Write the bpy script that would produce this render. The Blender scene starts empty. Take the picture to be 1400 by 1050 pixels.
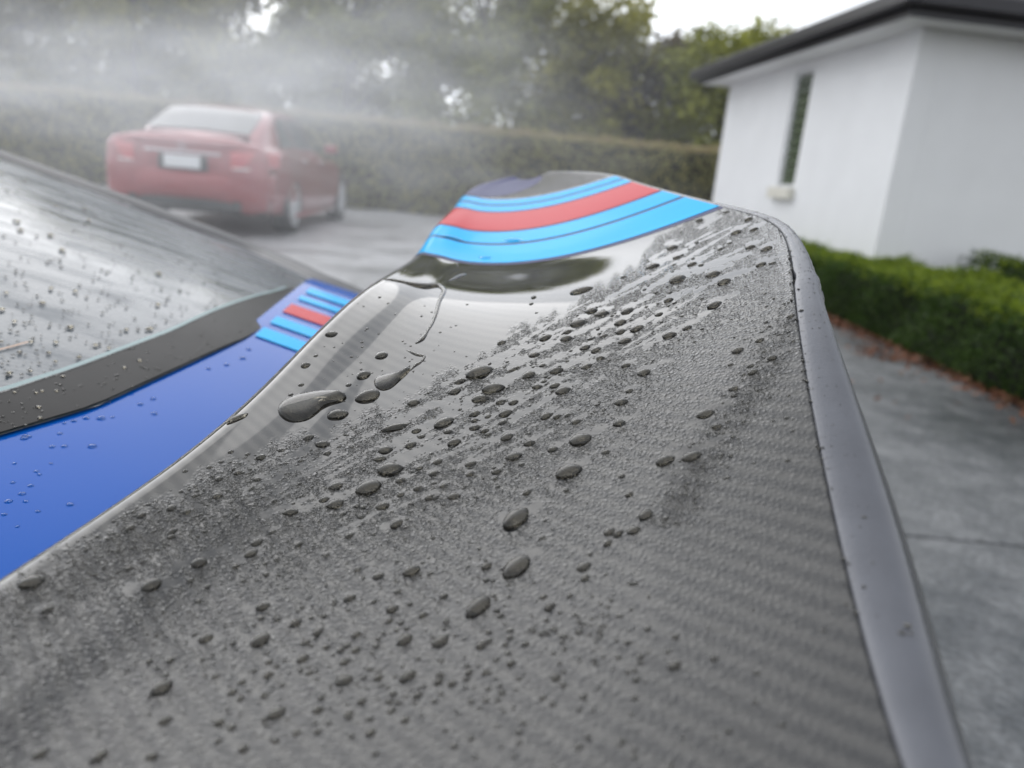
import bpy, math, random
import numpy as np
from mathutils import Vector, Matrix
random.seed(7); rng = np.random.default_rng(7)
SC = bpy.context.scene
COL = SC.collection
rad = math.radians

# ------------------------------------------------------------------ camera
CAM_H = 0.9; F_PX = 1018.0; PITCH = rad(15.5); ROLL = rad(5.24)
fw = np.array([0, math.cos(PITCH), -math.sin(PITCH)]); r0 = np.array([1., 0, 0]); u0 = np.array([0, math.sin(PITCH), math.cos(PITCH)])
RT = math.cos(ROLL)*r0 + math.sin(ROLL)*u0; UP = math.cos(ROLL)*u0 - math.sin(ROLL)*r0
ORG = np.array([0, 0, CAM_H])
cam_data = bpy.data.cameras.new('camera'); cam = bpy.data.objects.new('camera', cam_data); COL.objects.link(cam)
cam.matrix_world = Matrix([[RT[0], UP[0], -fw[0], 0], [RT[1], UP[1], -fw[1], 0], [RT[2], UP[2], -fw[2], CAM_H], [0, 0, 0, 1]])
cam_data.sensor_width = 36; cam_data.lens = 36*F_PX/1400; cam_data.clip_start = 0.01; cam_data.clip_end = 2000
cam_data.dof.use_dof = True; cam_data.dof.focus_distance = 0.335; cam_data.dof.aperture_fstop = 7.4
SC.camera = cam
def ray(x, y): return fw + RT*(x-700)/F_PX - UP*(y-525)/F_PX
def at_y(x, y, Y): d = ray(x, y); return ORG + d*Y/d[1]
def at_z(x, y, z): d = ray(x, y); return ORG + d*(z-CAM_H)/d[2]
def proj(p):
    q = np.asarray(p, float)-ORG; z = q@fw
    return np.stack([700+F_PX*(q@RT)/z, 525-F_PX*(q@UP)/z], -1), z

# ------------------------------------------------------------------ sky, sun, exposure
SUN_EL, SUN_AZ = rad(29), rad(-36)          # azimuth from +Y towards +X: the veiled sun stands beyond the drive
W = bpy.data.worlds.new('World'); SC.world = W; W.use_nodes = True
nt = W.node_tree; nt.nodes.clear()
wo = nt.nodes.new('ShaderNodeOutputWorld'); bg = nt.nodes.new('ShaderNodeBackground'); bg.inputs['Strength'].default_value = 0.1
sky = nt.nodes.new('ShaderNodeTexSky'); sky.sky_type = 'NISHITA'; sky.sun_disc = False; sky.sun_elevation = SUN_EL; sky.sun_rotation = SUN_AZ
tc = nt.nodes.new('ShaderNodeTexCoord'); mp = nt.nodes.new('ShaderNodeMapping'); mp.inputs['Scale'].default_value = (1.2, 1.2, 2.6)
nz = nt.nodes.new('ShaderNodeTexNoise'); nz.inputs['Scale'].default_value = 1.9; nz.inputs['Detail'].default_value = 6; nz.inputs['Roughness'].default_value = .55
rp = nt.nodes.new('ShaderNodeValToRGB'); rp.color_ramp.elements[0].position = .33; rp.color_ramp.elements[0].color = (8.6, 9.1, 9.9, 1)
rp.color_ramp.elements[1].position = .68; rp.color_ramp.elements[1].color = (13.2, 13.3, 13.5, 1)
mx = nt.nodes.new('ShaderNodeMixRGB'); mx.inputs['Fac'].default_value = .88
L = nt.links.new
L(tc.outputs['Generated'], mp.inputs['Vector']); L(mp.outputs[0], nz.inputs['Vector']); L(nz.outputs['Fac'], rp.inputs['Fac'])
# an overcast sky is brighter round the veiled sun
vd = nt.nodes.new('ShaderNodeVectorMath'); vd.operation = 'DOT_PRODUCT'; vd.inputs[1].default_value = (math.sin(SUN_AZ)*math.cos(SUN_EL), math.cos(SUN_AZ)*math.cos(SUN_EL), math.sin(SUN_EL))
mr = nt.nodes.new('ShaderNodeMapRange'); mr.interpolation_type = 'SMOOTHSTEP'; mr.inputs['From Min'].default_value = .42; mr.inputs['From Max'].default_value = 1; mr.inputs['To Min'].default_value = 1; mr.inputs['To Max'].default_value = 2.2
gl = nt.nodes.new('ShaderNodeMixRGB'); gl.blend_type = 'MULTIPLY'; gl.inputs['Fac'].default_value = 1
L(tc.outputs['Generated'], vd.inputs[0]); L(vd.outputs['Value'], mr.inputs['Value']); L(rp.outputs[0], gl.inputs['Color1']); L(mr.outputs[0], gl.inputs['Color2'])
L(sky.outputs[0], mx.inputs['Color1']); L(gl.outputs[0], mx.inputs['Color2']); L(mx.outputs[0], bg.inputs['Color']); L(bg.outputs[0], wo.inputs['Surface'])
sd = bpy.data.lights.new('sun', 'SUN'); sd.energy = .75; sd.angle = rad(50); sd.color = (1, .97, .93)
sun = bpy.data.objects.new('sun', sd); COL.objects.link(sun)
sdir = Vector((math.sin(SUN_AZ)*math.cos(SUN_EL), math.cos(SUN_AZ)*math.cos(SUN_EL), math.sin(SUN_EL)))
sun.rotation_euler = sdir.to_track_quat('Z', 'Y').to_euler(); sun.location = (-8, 2, 12)
SC.view_settings.view_transform = 'Standard'; SC.view_settings.look = 'None'; SC.view_settings.gamma = 1; SC.view_settings.exposure = 0
SC.view_settings.use_curve_mapping = False
SC.render.engine = 'CYCLES'
SC.cycles.max_bounces = 10; SC.cycles.volume_bounces = 2; SC.cycles.volume_step_rate = 1.0; SC.cycles.transmission_bounces = 10; SC.cycles.transparent_max_bounces = 12

# ------------------------------------------------------------------ helpers
def mesh_obj(name, verts, faces, mat, parent=None, smooth=True, uv=None):
    me = bpy.data.meshes.new(name)
    verts = np.asarray(verts, np.float32).reshape(-1, 3)
    if isinstance(faces, np.ndarray):
        n, k = faces.shape
        me.vertices.add(len(verts)); me.vertices.foreach_set('co', verts.ravel())
        me.loops.add(n*k); me.loops.foreach_set('vertex_index', faces.astype(np.int32).ravel())
        me.polygons.add(n); me.polygons.foreach_set('loop_start', np.arange(0, n*k, k, dtype=np.int32))
        try: me.polygons.foreach_set('loop_total', np.full(n, k, np.int32))
        except Exception: pass
        me.update(calc_edges=True)
    else:
        me.from_pydata([tuple(v) for v in verts], [], faces); me.update()
    if uv is not None:
        lay = me.uv_layers.new(name='UVMap'); idx = np.empty(len(me.loops), np.int32); me.loops.foreach_get('vertex_index', idx)
        lay.data.foreach_set('uv', np.asarray(uv, np.float32)[idx].ravel())
    me.polygons.foreach_set('use_smooth', np.full(len(me.polygons), bool(smooth)))
    if mat: me.materials.append(mat)
    o = bpy.data.objects.new(name, me); COL.objects.link(o)
    if parent: o.parent = parent
    return o
def grid_faces(nu, nv, flip=False):
    i = np.arange(nu-1)[:, None]*nv + np.arange(nv-1)[None]
    f = np.stack([i, i+1, i+nv+1, i+nv], -1).reshape(-1, 4)
    return f[:, ::-1].copy() if flip else f
def empty(name, loc=(0, 0, 0), rz=0, parent=None):
    o = bpy.data.objects.new(name, None); o.location = loc; o.rotation_euler = (0, 0, rz); COL.objects.link(o)
    o.empty_display_size = .1
    if parent: o.parent = parent
    return o
def tag(o, label=None, cat=None, group=None, kind=None):
    if label: o['label'] = label
    if cat: o['category'] = cat
    if group: o['group'] = group
    if kind: o['kind'] = kind
    return o
def box(x0, x1, y0, y1, z0, z1):
    v = [(x0,y0,z0),(x1,y0,z0),(x1,y1,z0),(x0,y1,z0),(x0,y0,z1),(x1,y0,z1),(x1,y1,z1),(x0,y1,z1)]
    f = [(0,3,2,1),(4,5,6,7),(0,1,5,4),(1,2,6,5),(2,3,7,6),(3,0,4,7)]
    return v, f
class MB:
    def __init__(s): s.v = []; s.f = []
    def add(s, v, f):
        b = len(s.v); s.v += [tuple(p) for p in v]; s.f += [tuple(i+b for i in q) for q in f]; return s
    def box(s, *a): return s.add(*box(*a))
    def build(s, name, mat, parent=None, smooth=False, bevel=0):
        o = mesh_obj(name, s.v, s.f, mat, parent, smooth)
        if bevel:
            m = o.modifiers.new('bevel', 'BEVEL'); m.width = bevel; m.segments = 2; m.limit_method = 'ANGLE'
        return o
    def lathe(s, prof, axis, c, seg=32):
        # prof: (radius, offset along axis) ; axis 0 x, 1 y, 2 z
        a, b = [(1, 2), (2, 0), (0, 1)][axis]; base = len(s.v)
        for r, h in prof:
            for k in range(seg):
                t = 2*math.pi*k/seg; p = [0, 0, 0]; p[a] = c[a]+r*math.cos(t); p[b] = c[b]+r*math.sin(t); p[axis] = c[axis]+h; s.v.append(tuple(p))
        for i in range(len(prof)-1):
            for k in range(seg):
                k2 = (k+1) % seg
                s.f.append((base+i*seg+k, base+i*seg+k2, base+(i+1)*seg+k2, base+(i+1)*seg+k))
        return s

def new_mat(name):
    m = bpy.data.materials.new(name); m.use_nodes = True; t = m.node_tree
    return m, t, t.nodes['Principled BSDF']
def N(t, typ, **kw):
    n = t.nodes.new(typ)
    for k, v in kw.items():
        if k.startswith('_'): setattr(n, k[1:], v)
        else: n.inputs[k.replace('__', ' ')].default_value = v
    return n
def simple(name, col, rough=.5, metal=0, spec=.5, coat=0, noise=0, nscale=8., bump=0, bscale=60.):
    m, t, p = new_mat(name)
    p.inputs['Base Color'].default_value = (*col, 1); p.inputs['Roughness'].default_value = rough; p.inputs['Metallic'].default_value = metal
    p.inputs['Specular IOR Level'].default_value = spec; p.inputs['Coat Weight'].default_value = coat; p.inputs['Coat Roughness'].default_value = .04
    c = N(t, 'ShaderNodeTexCoord')
    if noise:
        n = N(t, 'ShaderNodeTexNoise', Scale=nscale, Detail=6.); h = N(t, 'ShaderNodeMixRGB'); h.blend_type = 'MULTIPLY'; h.inputs['Fac'].default_value = 1
        r = N(t, 'ShaderNodeMapRange'); r.inputs['From Min'].default_value = .25; r.inputs['From Max'].default_value = .75
        r.inputs['To Min'].default_value = 1-noise; r.inputs['To Max'].default_value = 1+noise
        t.links.new(c.outputs['Object'], n.inputs['Vector']); t.links.new(n.outputs['Fac'], r.inputs['Value'])
        h.inputs['Color1'].default_value = (*col, 1); t.links.new(r.outputs[0], h.inputs['Color2']); t.links.new(h.outputs[0], p.inputs['Base Color'])
    if bump:
        n = N(t, 'ShaderNodeTexNoise', Scale=bscale, Detail=4.); b = N(t, 'ShaderNodeBump', Strength=bump, Distance=.01)
        t.links.new(c.outputs['Object'], n.inputs['Vector']); t.links.new(n.outputs['Fac'], b.inputs['Height']); t.links.new(b.outputs[0], p.inputs['Normal'])
    return m

def spline(tk, pk, t):
    """natural cubic spline through pk at tk, evaluated at t"""
    tk = np.asarray(tk, float); pk = np.asarray(pk, float); one = pk.ndim == 1
    if one: pk = pk[:, None]
    n = len(tk); h = np.diff(tk); A = np.eye(n); B = np.zeros_like(pk)
    for i in range(1, n-1):
        A[i, i-1] = h[i-1]; A[i, i] = 2*(h[i-1]+h[i]); A[i, i+1] = h[i]
        B[i] = 6*((pk[i+1]-pk[i])/h[i]-(pk[i]-pk[i-1])/h[i-1])
    M = np.linalg.solve(A, B)
    t = np.asarray(t, float); i = np.clip(np.searchsorted(tk, t)-1, 0, n-2)
    a = (tk[i+1]-t)[..., None]; b = (t-tk[i])[..., None]; hh = h[i][..., None]
    out = M[i]*a**3/(6*hh)+M[i+1]*b**3/(6*hh)+(pk[i]/hh-M[i]*hh/6)*a+(pk[i+1]/hh-M[i+1]*hh/6)*b
    return out[..., 0] if one else out

# ------------------------------------------------------------------ materials of the setting
def concrete(dark, light, name):
    m, t, p = new_mat(name)
    c = N(t, 'ShaderNodeTexCoord')
    a = N(t, 'ShaderNodeTexNoise', Scale=1.1, Detail=7., Roughness=.62); b = N(t, 'ShaderNodeTexNoise', Scale=55., Detail=5., Roughness=.7); v = N(t, 'ShaderNodeTexVoronoi', Scale=95.)
    s = N(t, 'ShaderNodeTexNoise', Scale=7., Detail=8., Roughness=.72)
    for n in (a, b, v, s): t.links.new(c.outputs['Object'], n.inputs['Vector'])
    r = N(t, 'ShaderNodeValToRGB'); e = r.color_ramp.elements
    e[0].position = .40; e[0].color = dark; e[1].position = .60; e[1].color = light
    ad = N(t, 'ShaderNodeMath', _operation='MULTIPLY_ADD'); ad.inputs[1].default_value = .55; 
    t.links.new(s.outputs['Fac'], ad.inputs[0]); 
    sc = N(t, 'ShaderNodeMath', _operation='MULTIPLY'); sc.inputs[1].default_value = .45; t.links.new(a.outputs['Fac'], sc.inputs[0]); t.links.new(sc.outputs[0], ad.inputs[2])
    t.links.new(ad.outputs[0], r.inputs['Fac'])
    gr = N(t, 'ShaderNodeMapRange'); gr.inputs['From Min'].default_value = .3; gr.inputs['From Max'].default_value = .72; gr.inputs['To Min'].default_value = .35; gr.inputs['To Max'].default_value = 1.75
    t.links.new(b.outputs['Fac'], gr.inputs['Value'])
    mu = N(t, 'ShaderNodeMixRGB'); mu.blend_type = 'MULTIPLY'; mu.inputs['Fac'].default_value = .85
    t.links.new(r.outputs[0], mu.inputs['Color1']); t.links.new(gr.outputs[0], mu.inputs['Color2']); t.links.new(mu.outputs[0], p.inputs['Base Color'])
    rr = N(t, 'ShaderNodeMapRange'); rr.inputs['From Min'].default_value = .35; rr.inputs['From Max'].default_value = .65; rr.inputs['To Min'].default_value = .28; rr.inputs['To Max'].default_value = .6
    t.links.new(a.outputs['Fac'], rr.inputs['Value']); t.links.new(rr.outputs[0], p.inputs['Roughness'])
    bp = N(t, 'ShaderNodeBump', Strength=.5, Distance=.004); t.links.new(b.outputs['Fac'], bp.inputs['Height']); t.links.new(bp.outputs[0], p.inputs['Normal'])
    return m
def leaf_mat(name, dark, light, scale=3., trans=.45):
    m, t, p = new_mat(name)
    c = N(t, 'ShaderNodeTexCoord'); a = N(t, 'ShaderNodeTexNoise', Scale=scale, Detail=3.); g = N(t, 'ShaderNodeNewGeometry')
    t.links.new(c.outputs['Object'], a.inputs['Vector'])
    md = N(t, 'ShaderNodeMath', _operation='ADD'); ml = N(t, 'ShaderNodeMath', _operation='MULTIPLY'); ml.inputs[1].default_value = .7
    m2 = N(t, 'ShaderNodeMath', _operation='MULTIPLY_ADD'); m2.inputs[1].default_value = 1.3; m2.inputs[2].default_value = -.45
    t.links.new(g.outputs['Random Per Island'], ml.inputs[0]); t.links.new(a.outputs['Fac'], m2.inputs[0]); t.links.new(ml.outputs[0], md.inputs[0]); t.links.new(m2.outputs[0], md.inputs[1])
    mxn = N(t, 'ShaderNodeMixRGB'); mxn.inputs['Color1'].default_value = (*dark, 1); mxn.inputs['Color2'].default_value = (*light, 1); mxn.use_clamp = True
    t.links.new(md.outputs[0], mxn.inputs['Fac']); t.links.new(mxn.outputs[0], p.inputs['Base Color'])
    p.inputs['Roughness'].default_value = .5; p.inputs['Specular IOR Level'].default_value = .3
    tr = N(t, 'ShaderNodeBsdfTranslucent'); t.links.new(mxn.outputs[0], tr.inputs['Color'])
    ms = N(t, 'ShaderNodeMixShader', Fac=trans); o = t.nodes['Material Output']
    t.links.new(p.outputs[0], ms.inputs[1]); t.links.new(tr.outputs[0], ms.inputs[2]); t.links.new(ms.outputs[0], o.inputs['Surface'])
    return m
M_CONC = concrete((.058, .063, .067, 1), (.17, .174, .176, 1), 'wet_concrete'); M_CONC_PALE = concrete((.24, .243, .25, 1), (.42, .42, .43, 1), 'pale_concrete')  # second mix is the paler slab colour
M_SOIL = simple('soil', (.055, .045, .035), .9, noise=.4, nscale=5, bump=.6)
M_WALL = simple('white_render', (.86, .87, .88), .75, noise=.03, nscale=2.5, bump=.12, bscale=180)
M_SOFFIT = simple('soffit_paint', (.78, .78, .78), .6, noise=.02)
M_FASCIA = simple('dark_fascia', (.022, .021, .026), .4, noise=.1)
M_TILE = simple('roof_tile', (.045, .042, .045), .65, noise=.35, nscale=14, bump=.3)
M_SILL = simple('cream_sill', (.72, .70, .62), .6, noise=.05)
M_FRAME = simple('window_frame_paint', (.70, .71, .72), .45, noise=.02)
M_PANE = simple('tree_reflecting_glass', (.10, .125, .085), .10, spec=.6, bump=.05, bscale=20)  # green of the reflected trees is put into the pane colour
M_BARK = simple('bark', (.07, .055, .045), .9, noise=.4, nscale=10, bump=.8, bscale=25)
M_CORE = simple('dark_hedge_core', (.012, .014, .009), .95, noise=.4, nscale=12, bump=.7)
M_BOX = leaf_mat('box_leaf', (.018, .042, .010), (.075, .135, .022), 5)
M_BOXTOP = leaf_mat('lit_box_leaf', (.12, .19, .015), (.27, .34, .035), 5)  # light falling on the hedge top, painted as a brighter leaf colour
M_HEDGE = leaf_mat('hedge_leaf', (.24, .235, .085), (.52, .49, .20), 1.6)
M_HEDGETOP = leaf_mat('hedge_tip_leaf', (.24, .19, .09), (.50, .40, .22), 2)
M_TREES = [leaf_mat('tree_leaf', (.11, .13, .022), (.39, .41, .07), 1.3), leaf_mat('tree_leaf_olive', (.12, .13, .025), (.44, .42, .08), 1.1),
           leaf_mat('tree_leaf_brownish', (.05, .045, .03), (.17, .14, .08), 1.2)]
M_FALLEN = leaf_mat('fallen_leaf', (.055, .028, .016), (.28, .12, .065), 9, .1)

# ------------------------------------------------------------------ ground and drive
g = MB(); g.add([(-900,-900,-.13),(900,-900,-.13),(900,900,-.13),(-900,900,-.13)], [(0,1,2,3)])
tag(g.build('ground', M_SOIL), kind='structure')
drive = tag(empty('driveway'), kind='structure')
xs = [2.58, -.9, -4.4, -7.9, -11.4, -15]; ys = [-4, 2, 8, 14, 15.6]
for i in range(len(xs)-1):
    for j in range(len(ys)-1):
        b = MB().box(xs[i+1]+.006, xs[i]-.006, ys[j]+.006, ys[j+1]-.006, -.12, 0)
        b.build('slab', M_CONC if i == 0 and j < 2 else M_CONC_PALE, drive, bevel=.006)

# ------------------------------------------------------------------ leaves
def leaf_cloud(P, Nrm, size, jitter=.9, fold=True):
    """small leaf faces at P, roughly facing Nrm; returns verts, faces"""
    n = len(P); r = rng.normal(size=(n, 3)); d = Nrm+jitter*r; d /= np.linalg.norm(d, axis=1, keepdims=True)
    a = np.cross(d, rng.normal(size=(n, 3))); a /= np.linalg.norm(a, axis=1, keepdims=True); b = np.cross(d, a)
    s = size*rng.uniform(.6, 1.35, (n, 1))
    tip = P+a*s; base = P-a*s*.8; l = P+b*s*.5+d*s*.15; rr = P-b*s*.5+d*s*.15
    V = np.stack([base, rr, tip, l], 1).reshape(-1, 3)
    return V, np.arange(n*4).reshape(n, 4)
def hedge_shell(n, x0, x1, y0, y1, h, top_frac, wob=.085):
    """points on the five faces of a clipped hedge, with wobble"""
    Lx, Ly = x1-x0, y1-y0; areas = np.array([Lx*Ly*top_frac, Ly*h, Ly*h, Lx*h, Lx*h]); k = rng.choice(5, n, p=areas/areas.sum())
    a, b = rng.random(n), rng.random(n); P = np.zeros((n, 3)); Nn = np.zeros((n, 3))
    for q, (fx, nn) in enumerate([(lambda: (x0+a*Lx, y0+b*Ly, h+0*a), (0,0,1)), (lambda: (x0+0*a, y0+a*Ly, b*h), (-1,0,.2)), (lambda: (x1+0*a, y0+a*Ly, b*h), (1,0,.2)),
                                 (lambda: (x0+a*Lx, y0+0*a, b*h), (0,-1,.2)), (lambda: (x0+a*Lx, y1+0*a, b*h), (0,1,.2))]):
        w = k == q; P[w] = np.stack(fx(), 1)[w]; Nn[w] = nn
    ph = np.sin(P[:, 0]*5.3+P[:, 1]*3.1)+np.sin(P[:, 1]*7.7+P[:, 2]*6)+np.sin(P[:, 0]*11+P[:, 2]*9+P[:, 1]*2.2)
    P += Nn*(ph*wob*.33)[:, None] + Nn*rng.uniform(-.06, .03, (n, 1)) + rng.normal(size=(n, 3))*.012
    # round the top arris
    return P, Nn, k
def hedge(name, x0, x1, y0, y1, h, n, leaf, mats, label, rot=0, pivot=(0, 0), tuft=0, topbias=.75):
    root = tag(empty(name, (pivot[0], pivot[1], 0), rot), label, 'hedge')
    P, Nn, k = hedge_shell(n, x0, x1, y0, y1, h, 1.4)
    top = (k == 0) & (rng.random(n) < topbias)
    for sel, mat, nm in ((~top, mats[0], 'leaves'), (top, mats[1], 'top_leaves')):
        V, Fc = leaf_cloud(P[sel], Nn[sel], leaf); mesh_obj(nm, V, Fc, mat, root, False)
    if tuft:
        Q = np.stack([rng.uniform(x0, x1, tuft), rng.uniform(y0, y1, tuft), np.full(tuft, h)], 1)
        c = Q[rng.integers(0, tuft, tuft*8)]+rng.normal(size=(tuft*8, 3))*(.02, .02, .012); c[:, 2] += np.abs(rng.normal(size=tuft*8))*.025
        V, Fc = leaf_cloud(c, np.tile([0, 0, 1.], (tuft*8, 1)), leaf*.9); mesh_obj('shoot', V, Fc, mats[1], root, False)
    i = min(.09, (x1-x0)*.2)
    MB().box(x0+i, x1-i, y0+i, y1-i, 0.0, h-i).build('dark_core', M_CORE, root)  # solid dark box added to stop the view through the leaves
    return root
# clipped box hedge beside the drive, second one under the end wall, tall hedge behind the red car
hedge('box_hedge', 0, .86, -2.6, 5.6, .45, 100000, .016, (M_BOX, M_BOXTOP), 'low clipped box hedge with lit yellow-green top and fallen leaves along its foot', rad(-.5), (2.65, 4.0), 500)
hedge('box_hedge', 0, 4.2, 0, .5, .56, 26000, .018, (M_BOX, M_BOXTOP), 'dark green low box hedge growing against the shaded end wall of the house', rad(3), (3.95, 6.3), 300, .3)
hedge('tall_hedge', -21, 13, 0, 1.3, 1.78, 100000, .04, (M_HEDGE, M_HEDGETOP), 'long clipped grey-green hedge with brownish top behind the red car', rad(0), (0, 15.7), 900)

def make_tree(name, hgt, wid, mat, n, label, loc, group, leafsize=.11, gaps=()):
    root = tag(empty(name, loc), label, 'tree', group)
    v = []; f = []
    def limb(p, q, a, b, seg=7):
        p, q = np.array(p, float), np.array(q, float); d = (q-p)/np.linalg.norm(q-p); s = np.cross(d, (.3, .9, .1)); s /= np.linalg.norm(s); w = np.cross(d, s); o = len(v)
        m = 5
        bend = rng.normal(size=3)*np.linalg.norm(q-p)*.05
        for i in range(m):
            t = i/(m-1); c = p+(q-p)*t+bend*math.sin(t*math.pi); r = a+(b-a)*t
            for k in range(seg): v.append(c+r*(math.cos(6.283*k/seg)*s+math.sin(6.283*k/seg)*w))
        for i in range(m-1):
            for k in range(seg): f.append((o+i*seg+k, o+i*seg+(k+1) % seg, o+(i+1)*seg+(k+1) % seg, o+(i+1)*seg+k))
    limb((0, 0, -.15), (0, 0, hgt*.8), .16, .04)
    cl = []
    for i in range(44):
        z = hgt*(.06+.90*((i+.5)/44)); a = rng.uniform(0, 6.283); rr = wid*.5*(1-.55*max(0, (z/hgt-.5)/.5))*rng.uniform(.3, 1.)
        c = np.array([rr*math.cos(a), rr*math.sin(a), z]); cl.append((c, rng.uniform(.35, .62)*wid*.36))
        if i % 2 == 0: limb((0, 0, z*.8), c*(.9, .9, 1), .05, .012, 5)
    mesh_obj('trunk', np.array(v), f, M_BARK, root)
    P = []; Nn = []
    wts = np.array([r**2 for c, r in cl]); ids = rng.choice(len(cl), n, p=wts/wts.sum())
    d = rng.normal(size=(n, 3)); d /= np.linalg.norm(d, axis=1, keepdims=True)
    C = np.array([c for c, r in cl])[ids]; Rr = np.array([r for c, r in cl])[ids]
    P = C+d*(Rr*rng.random(n)**.4)[:, None]*(1, 1, .75)
    P += rng.normal(size=P.shape)*.06
    for gx, gz, gr in gaps:
        k = ((P[:, 0]-gx)**2+(P[:, 2]-gz)**2) > gr*gr; P, d = P[k], d[k]
    V, Fc = leaf_cloud(P, d+(0, 0, .5), leafsize, .7); mesh_obj('crown', V, Fc, mat, root, False)
    return root
tree_specs = []
for i, x in enumerate(np.linspace(-20, 10.5, 21)):
    tree_specs.append((x+rng.uniform(-.4, .4), 20.4+1.6*(i % 2)+rng.uniform(-.5, .5), i))
SAY = ['first', 'second', 'third', 'fourth', 'fifth', 'sixth', 'seventh', 'eighth', 'ninth', 'tenth', 'eleventh', 'twelfth', 'thirteenth', 'fourteenth', 'fifteenth', 'sixteenth', 'seventeenth', 'eighteenth', 'nineteenth', 'twentieth', 'twenty-first']
for x, y, i in tree_specs:
    hh = 7.2 if x < 0 else (5.5 if x < 2 else 4.95); hh += rng.uniform(-.35, .25)
    kind = [0, 1, 0, 1, 1, 0, 1, 0, 1, 0, 0, 1, 0, 1, 1, 2, 0, 1, 0, 2, 1][i]
    word = ['dark green', 'olive green', 'brownish'][kind]
    make_tree('tree', hh, 4.0, M_TREES[kind], 10500, '%s tree beyond the tall hedge, %s in its row from the misty end' % (word, SAY[i]), (x, y, 0), 'trees in a row beyond the tall hedge')

# ------------------------------------------------------------------ house
d1 = np.array([-.12, .993]); d1 /= np.linalg.norm(d1); d2 = np.array([d1[1], -d1[0]])   # along the long wall; along the end wall
cor = np.array([3.20, 6.98]); house = tag(empty('house', (cor[0], cor[1], 0), math.atan2(d2[1], d2[0])), 'white rendered single-storey house with dark tiled hip roof and narrow window', 'house')
# house frame: x along the end wall, y along the long wall, z up
WH = 2.42; LW = 4.35; EW = 6.5
wy0, wy1, wz0, wz1 = 1.86, 2.30, 1.06, 2.33          # window opening in the long wall (x = 0)
w = MB()
w.box(0, .22, 0, wy0, 0, WH); w.box(0, .22, wy1, LW, 0, WH); w.box(0, .22, wy0, wy1, 0, wz0); w.box(0, .22, wy0, wy1, wz1, WH)
w.build('wall', M_WALL, house)
MB().box(.222, EW, 0, .22, 0, WH).build('wall', M_WALL, house)
MB().box(.222, EW, LW-.22, LW, 0, WH).build('wall', M_WALL, house)
OV = .34
MB().box(-OV, EW+OV, -OV, LW+OV, WH+.002, WH+.03).build('soffit', M_SOFFIT, house)
fa = MB(); fa.box(-OV-.03, -OV-.002, -OV-.03, LW+OV+.03, WH-.01, WH+.17); fa.box(-OV, EW+OV, -OV-.03, -OV-.002, WH-.01, WH+.17)
fa.build('fascia', M_FASCIA, house)
gu = MB(); gu.box(-OV-.13, -OV-.032, -OV-.13, LW+OV+.13, WH+.06, WH+.18); gu.box(-OV-.028, EW+OV, -OV-.13, -OV-.032, WH+.06, WH+.18); gu.build('gutter', M_FASCIA, house, bevel=.015)
# hip roof in stepped tile courses
rt = MB(); slope = math.tan(rad(25)); step = .3
x0, x1, y0, y1 = -OV-.06, EW+OV, -OV-.06, LW+OV+.06; zb = WH+.18; k = 0
while k*step < (y1-y0)/2-.05:
    a = k*step; b = min(a+step*1.06, (y1-y0)/2); za, zt = zb+a*slope+.025, zb+b*slope
    A = [(x0+a, y0+a, za), (x1, y0+a, za), (x1, y1-a, za), (x0+a, y1-a, za)]; Bq = [(x0+b, y0+b, zt), (x1, y0+b, zt), (x1, y1-b, zt), (x0+b, y1-b, zt)]
    Z = [(p[0], p[1], p[2]-.03) for p in A]
    for i, j in ((0, 1), (2, 3), (3, 0)):
        rt.add([A[i], A[j], Bq[j], Bq[i]], [(0, 1, 2, 3)]); rt.add([Z[i], Z[j], A[j], A[i]], [(0, 1, 2, 3)])
    k += 1
rt.build('roof', M_TILE, house)
win = MB(); e = .035
win.box(.025, .08, wy0+.002, wy0+e, wz0+.002, wz1-.002); win.box(.025, .08, wy1-e, wy1-.002, wz0+.002, wz1-.002); win.box(.025, .08, wy0+e, wy1-e, wz0+.002, wz0+e); win.box(.025, .08, wy0+e, wy1-e, wz1-e, wz1-.002)
wf = win.build('window', M_FRAME, house, bevel=.004)
nl = 11; hz = (wz1-wz0-2*e)/nl
for i in range(nl):
    z = wz0+e+i*hz
    MB().add([(.035, wy0+e, z+.004), (.035, wy1-e, z+.004), (.055, wy1-e, z+hz-.004), (.055, wy0+e, z+hz-.004), (.041, wy0+e, z+.002), (.041, wy1-e, z+.002), (.061, wy1-e, z+hz-.006), (.061, wy0+e, z+hz-.006)],
             [(3, 2, 1, 0), (4, 5, 6, 7), (0, 1, 5, 4), (1, 2, 6, 5), (2, 3, 7, 6), (3, 0, 4, 7)]).build('pane', M_PANE, wf)
MB().box(.14, .16, wy0+.01, wy1-.01, wz0+.01, wz1-.01).build('dark_backing', simple('dark_room', (.03, .035, .03), .8), wf)  # dark sheet standing in for the unlit room behind the panes
MB().box(-.08, -.002, wy0-.06, wy1+.06, wz0-.13, wz0-.004).build('sill', M_SILL, wf, bevel=.008)

# fallen leaves along the hedge foot and in one drift on the drive
def litter(n, cx, cy, sx, sy):
    P = np.stack([cx+rng.normal(size=n)*sx, cy+rng.uniform(-1, 1, n)*sy, rng.uniform(.004, .03, n)], 1); return P
PL = np.concatenate([litter(1000, 2.54, 4.6, .06, 2.4), litter(160, 2.36, 4.75, .10, .22), litter(240, 2.5, 6.1, .09, .5), litter(60, 1.9, 4.6, .5, 1.6), litter(70, 2.2, 5.6, .1, .25)])
PL[:, 0] = np.minimum(PL[:, 0], 2.6)
V, Fc = leaf_cloud(PL, np.tile([0, 0, 1.], (len(PL), 1)), .021, .45)
tag(mesh_obj('fallen_leaves', V, Fc, M_FALLEN, None, False), 'reddish brown fallen leaves scattered along the foot of the box hedge', 'leaves', kind='stuff')

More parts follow.
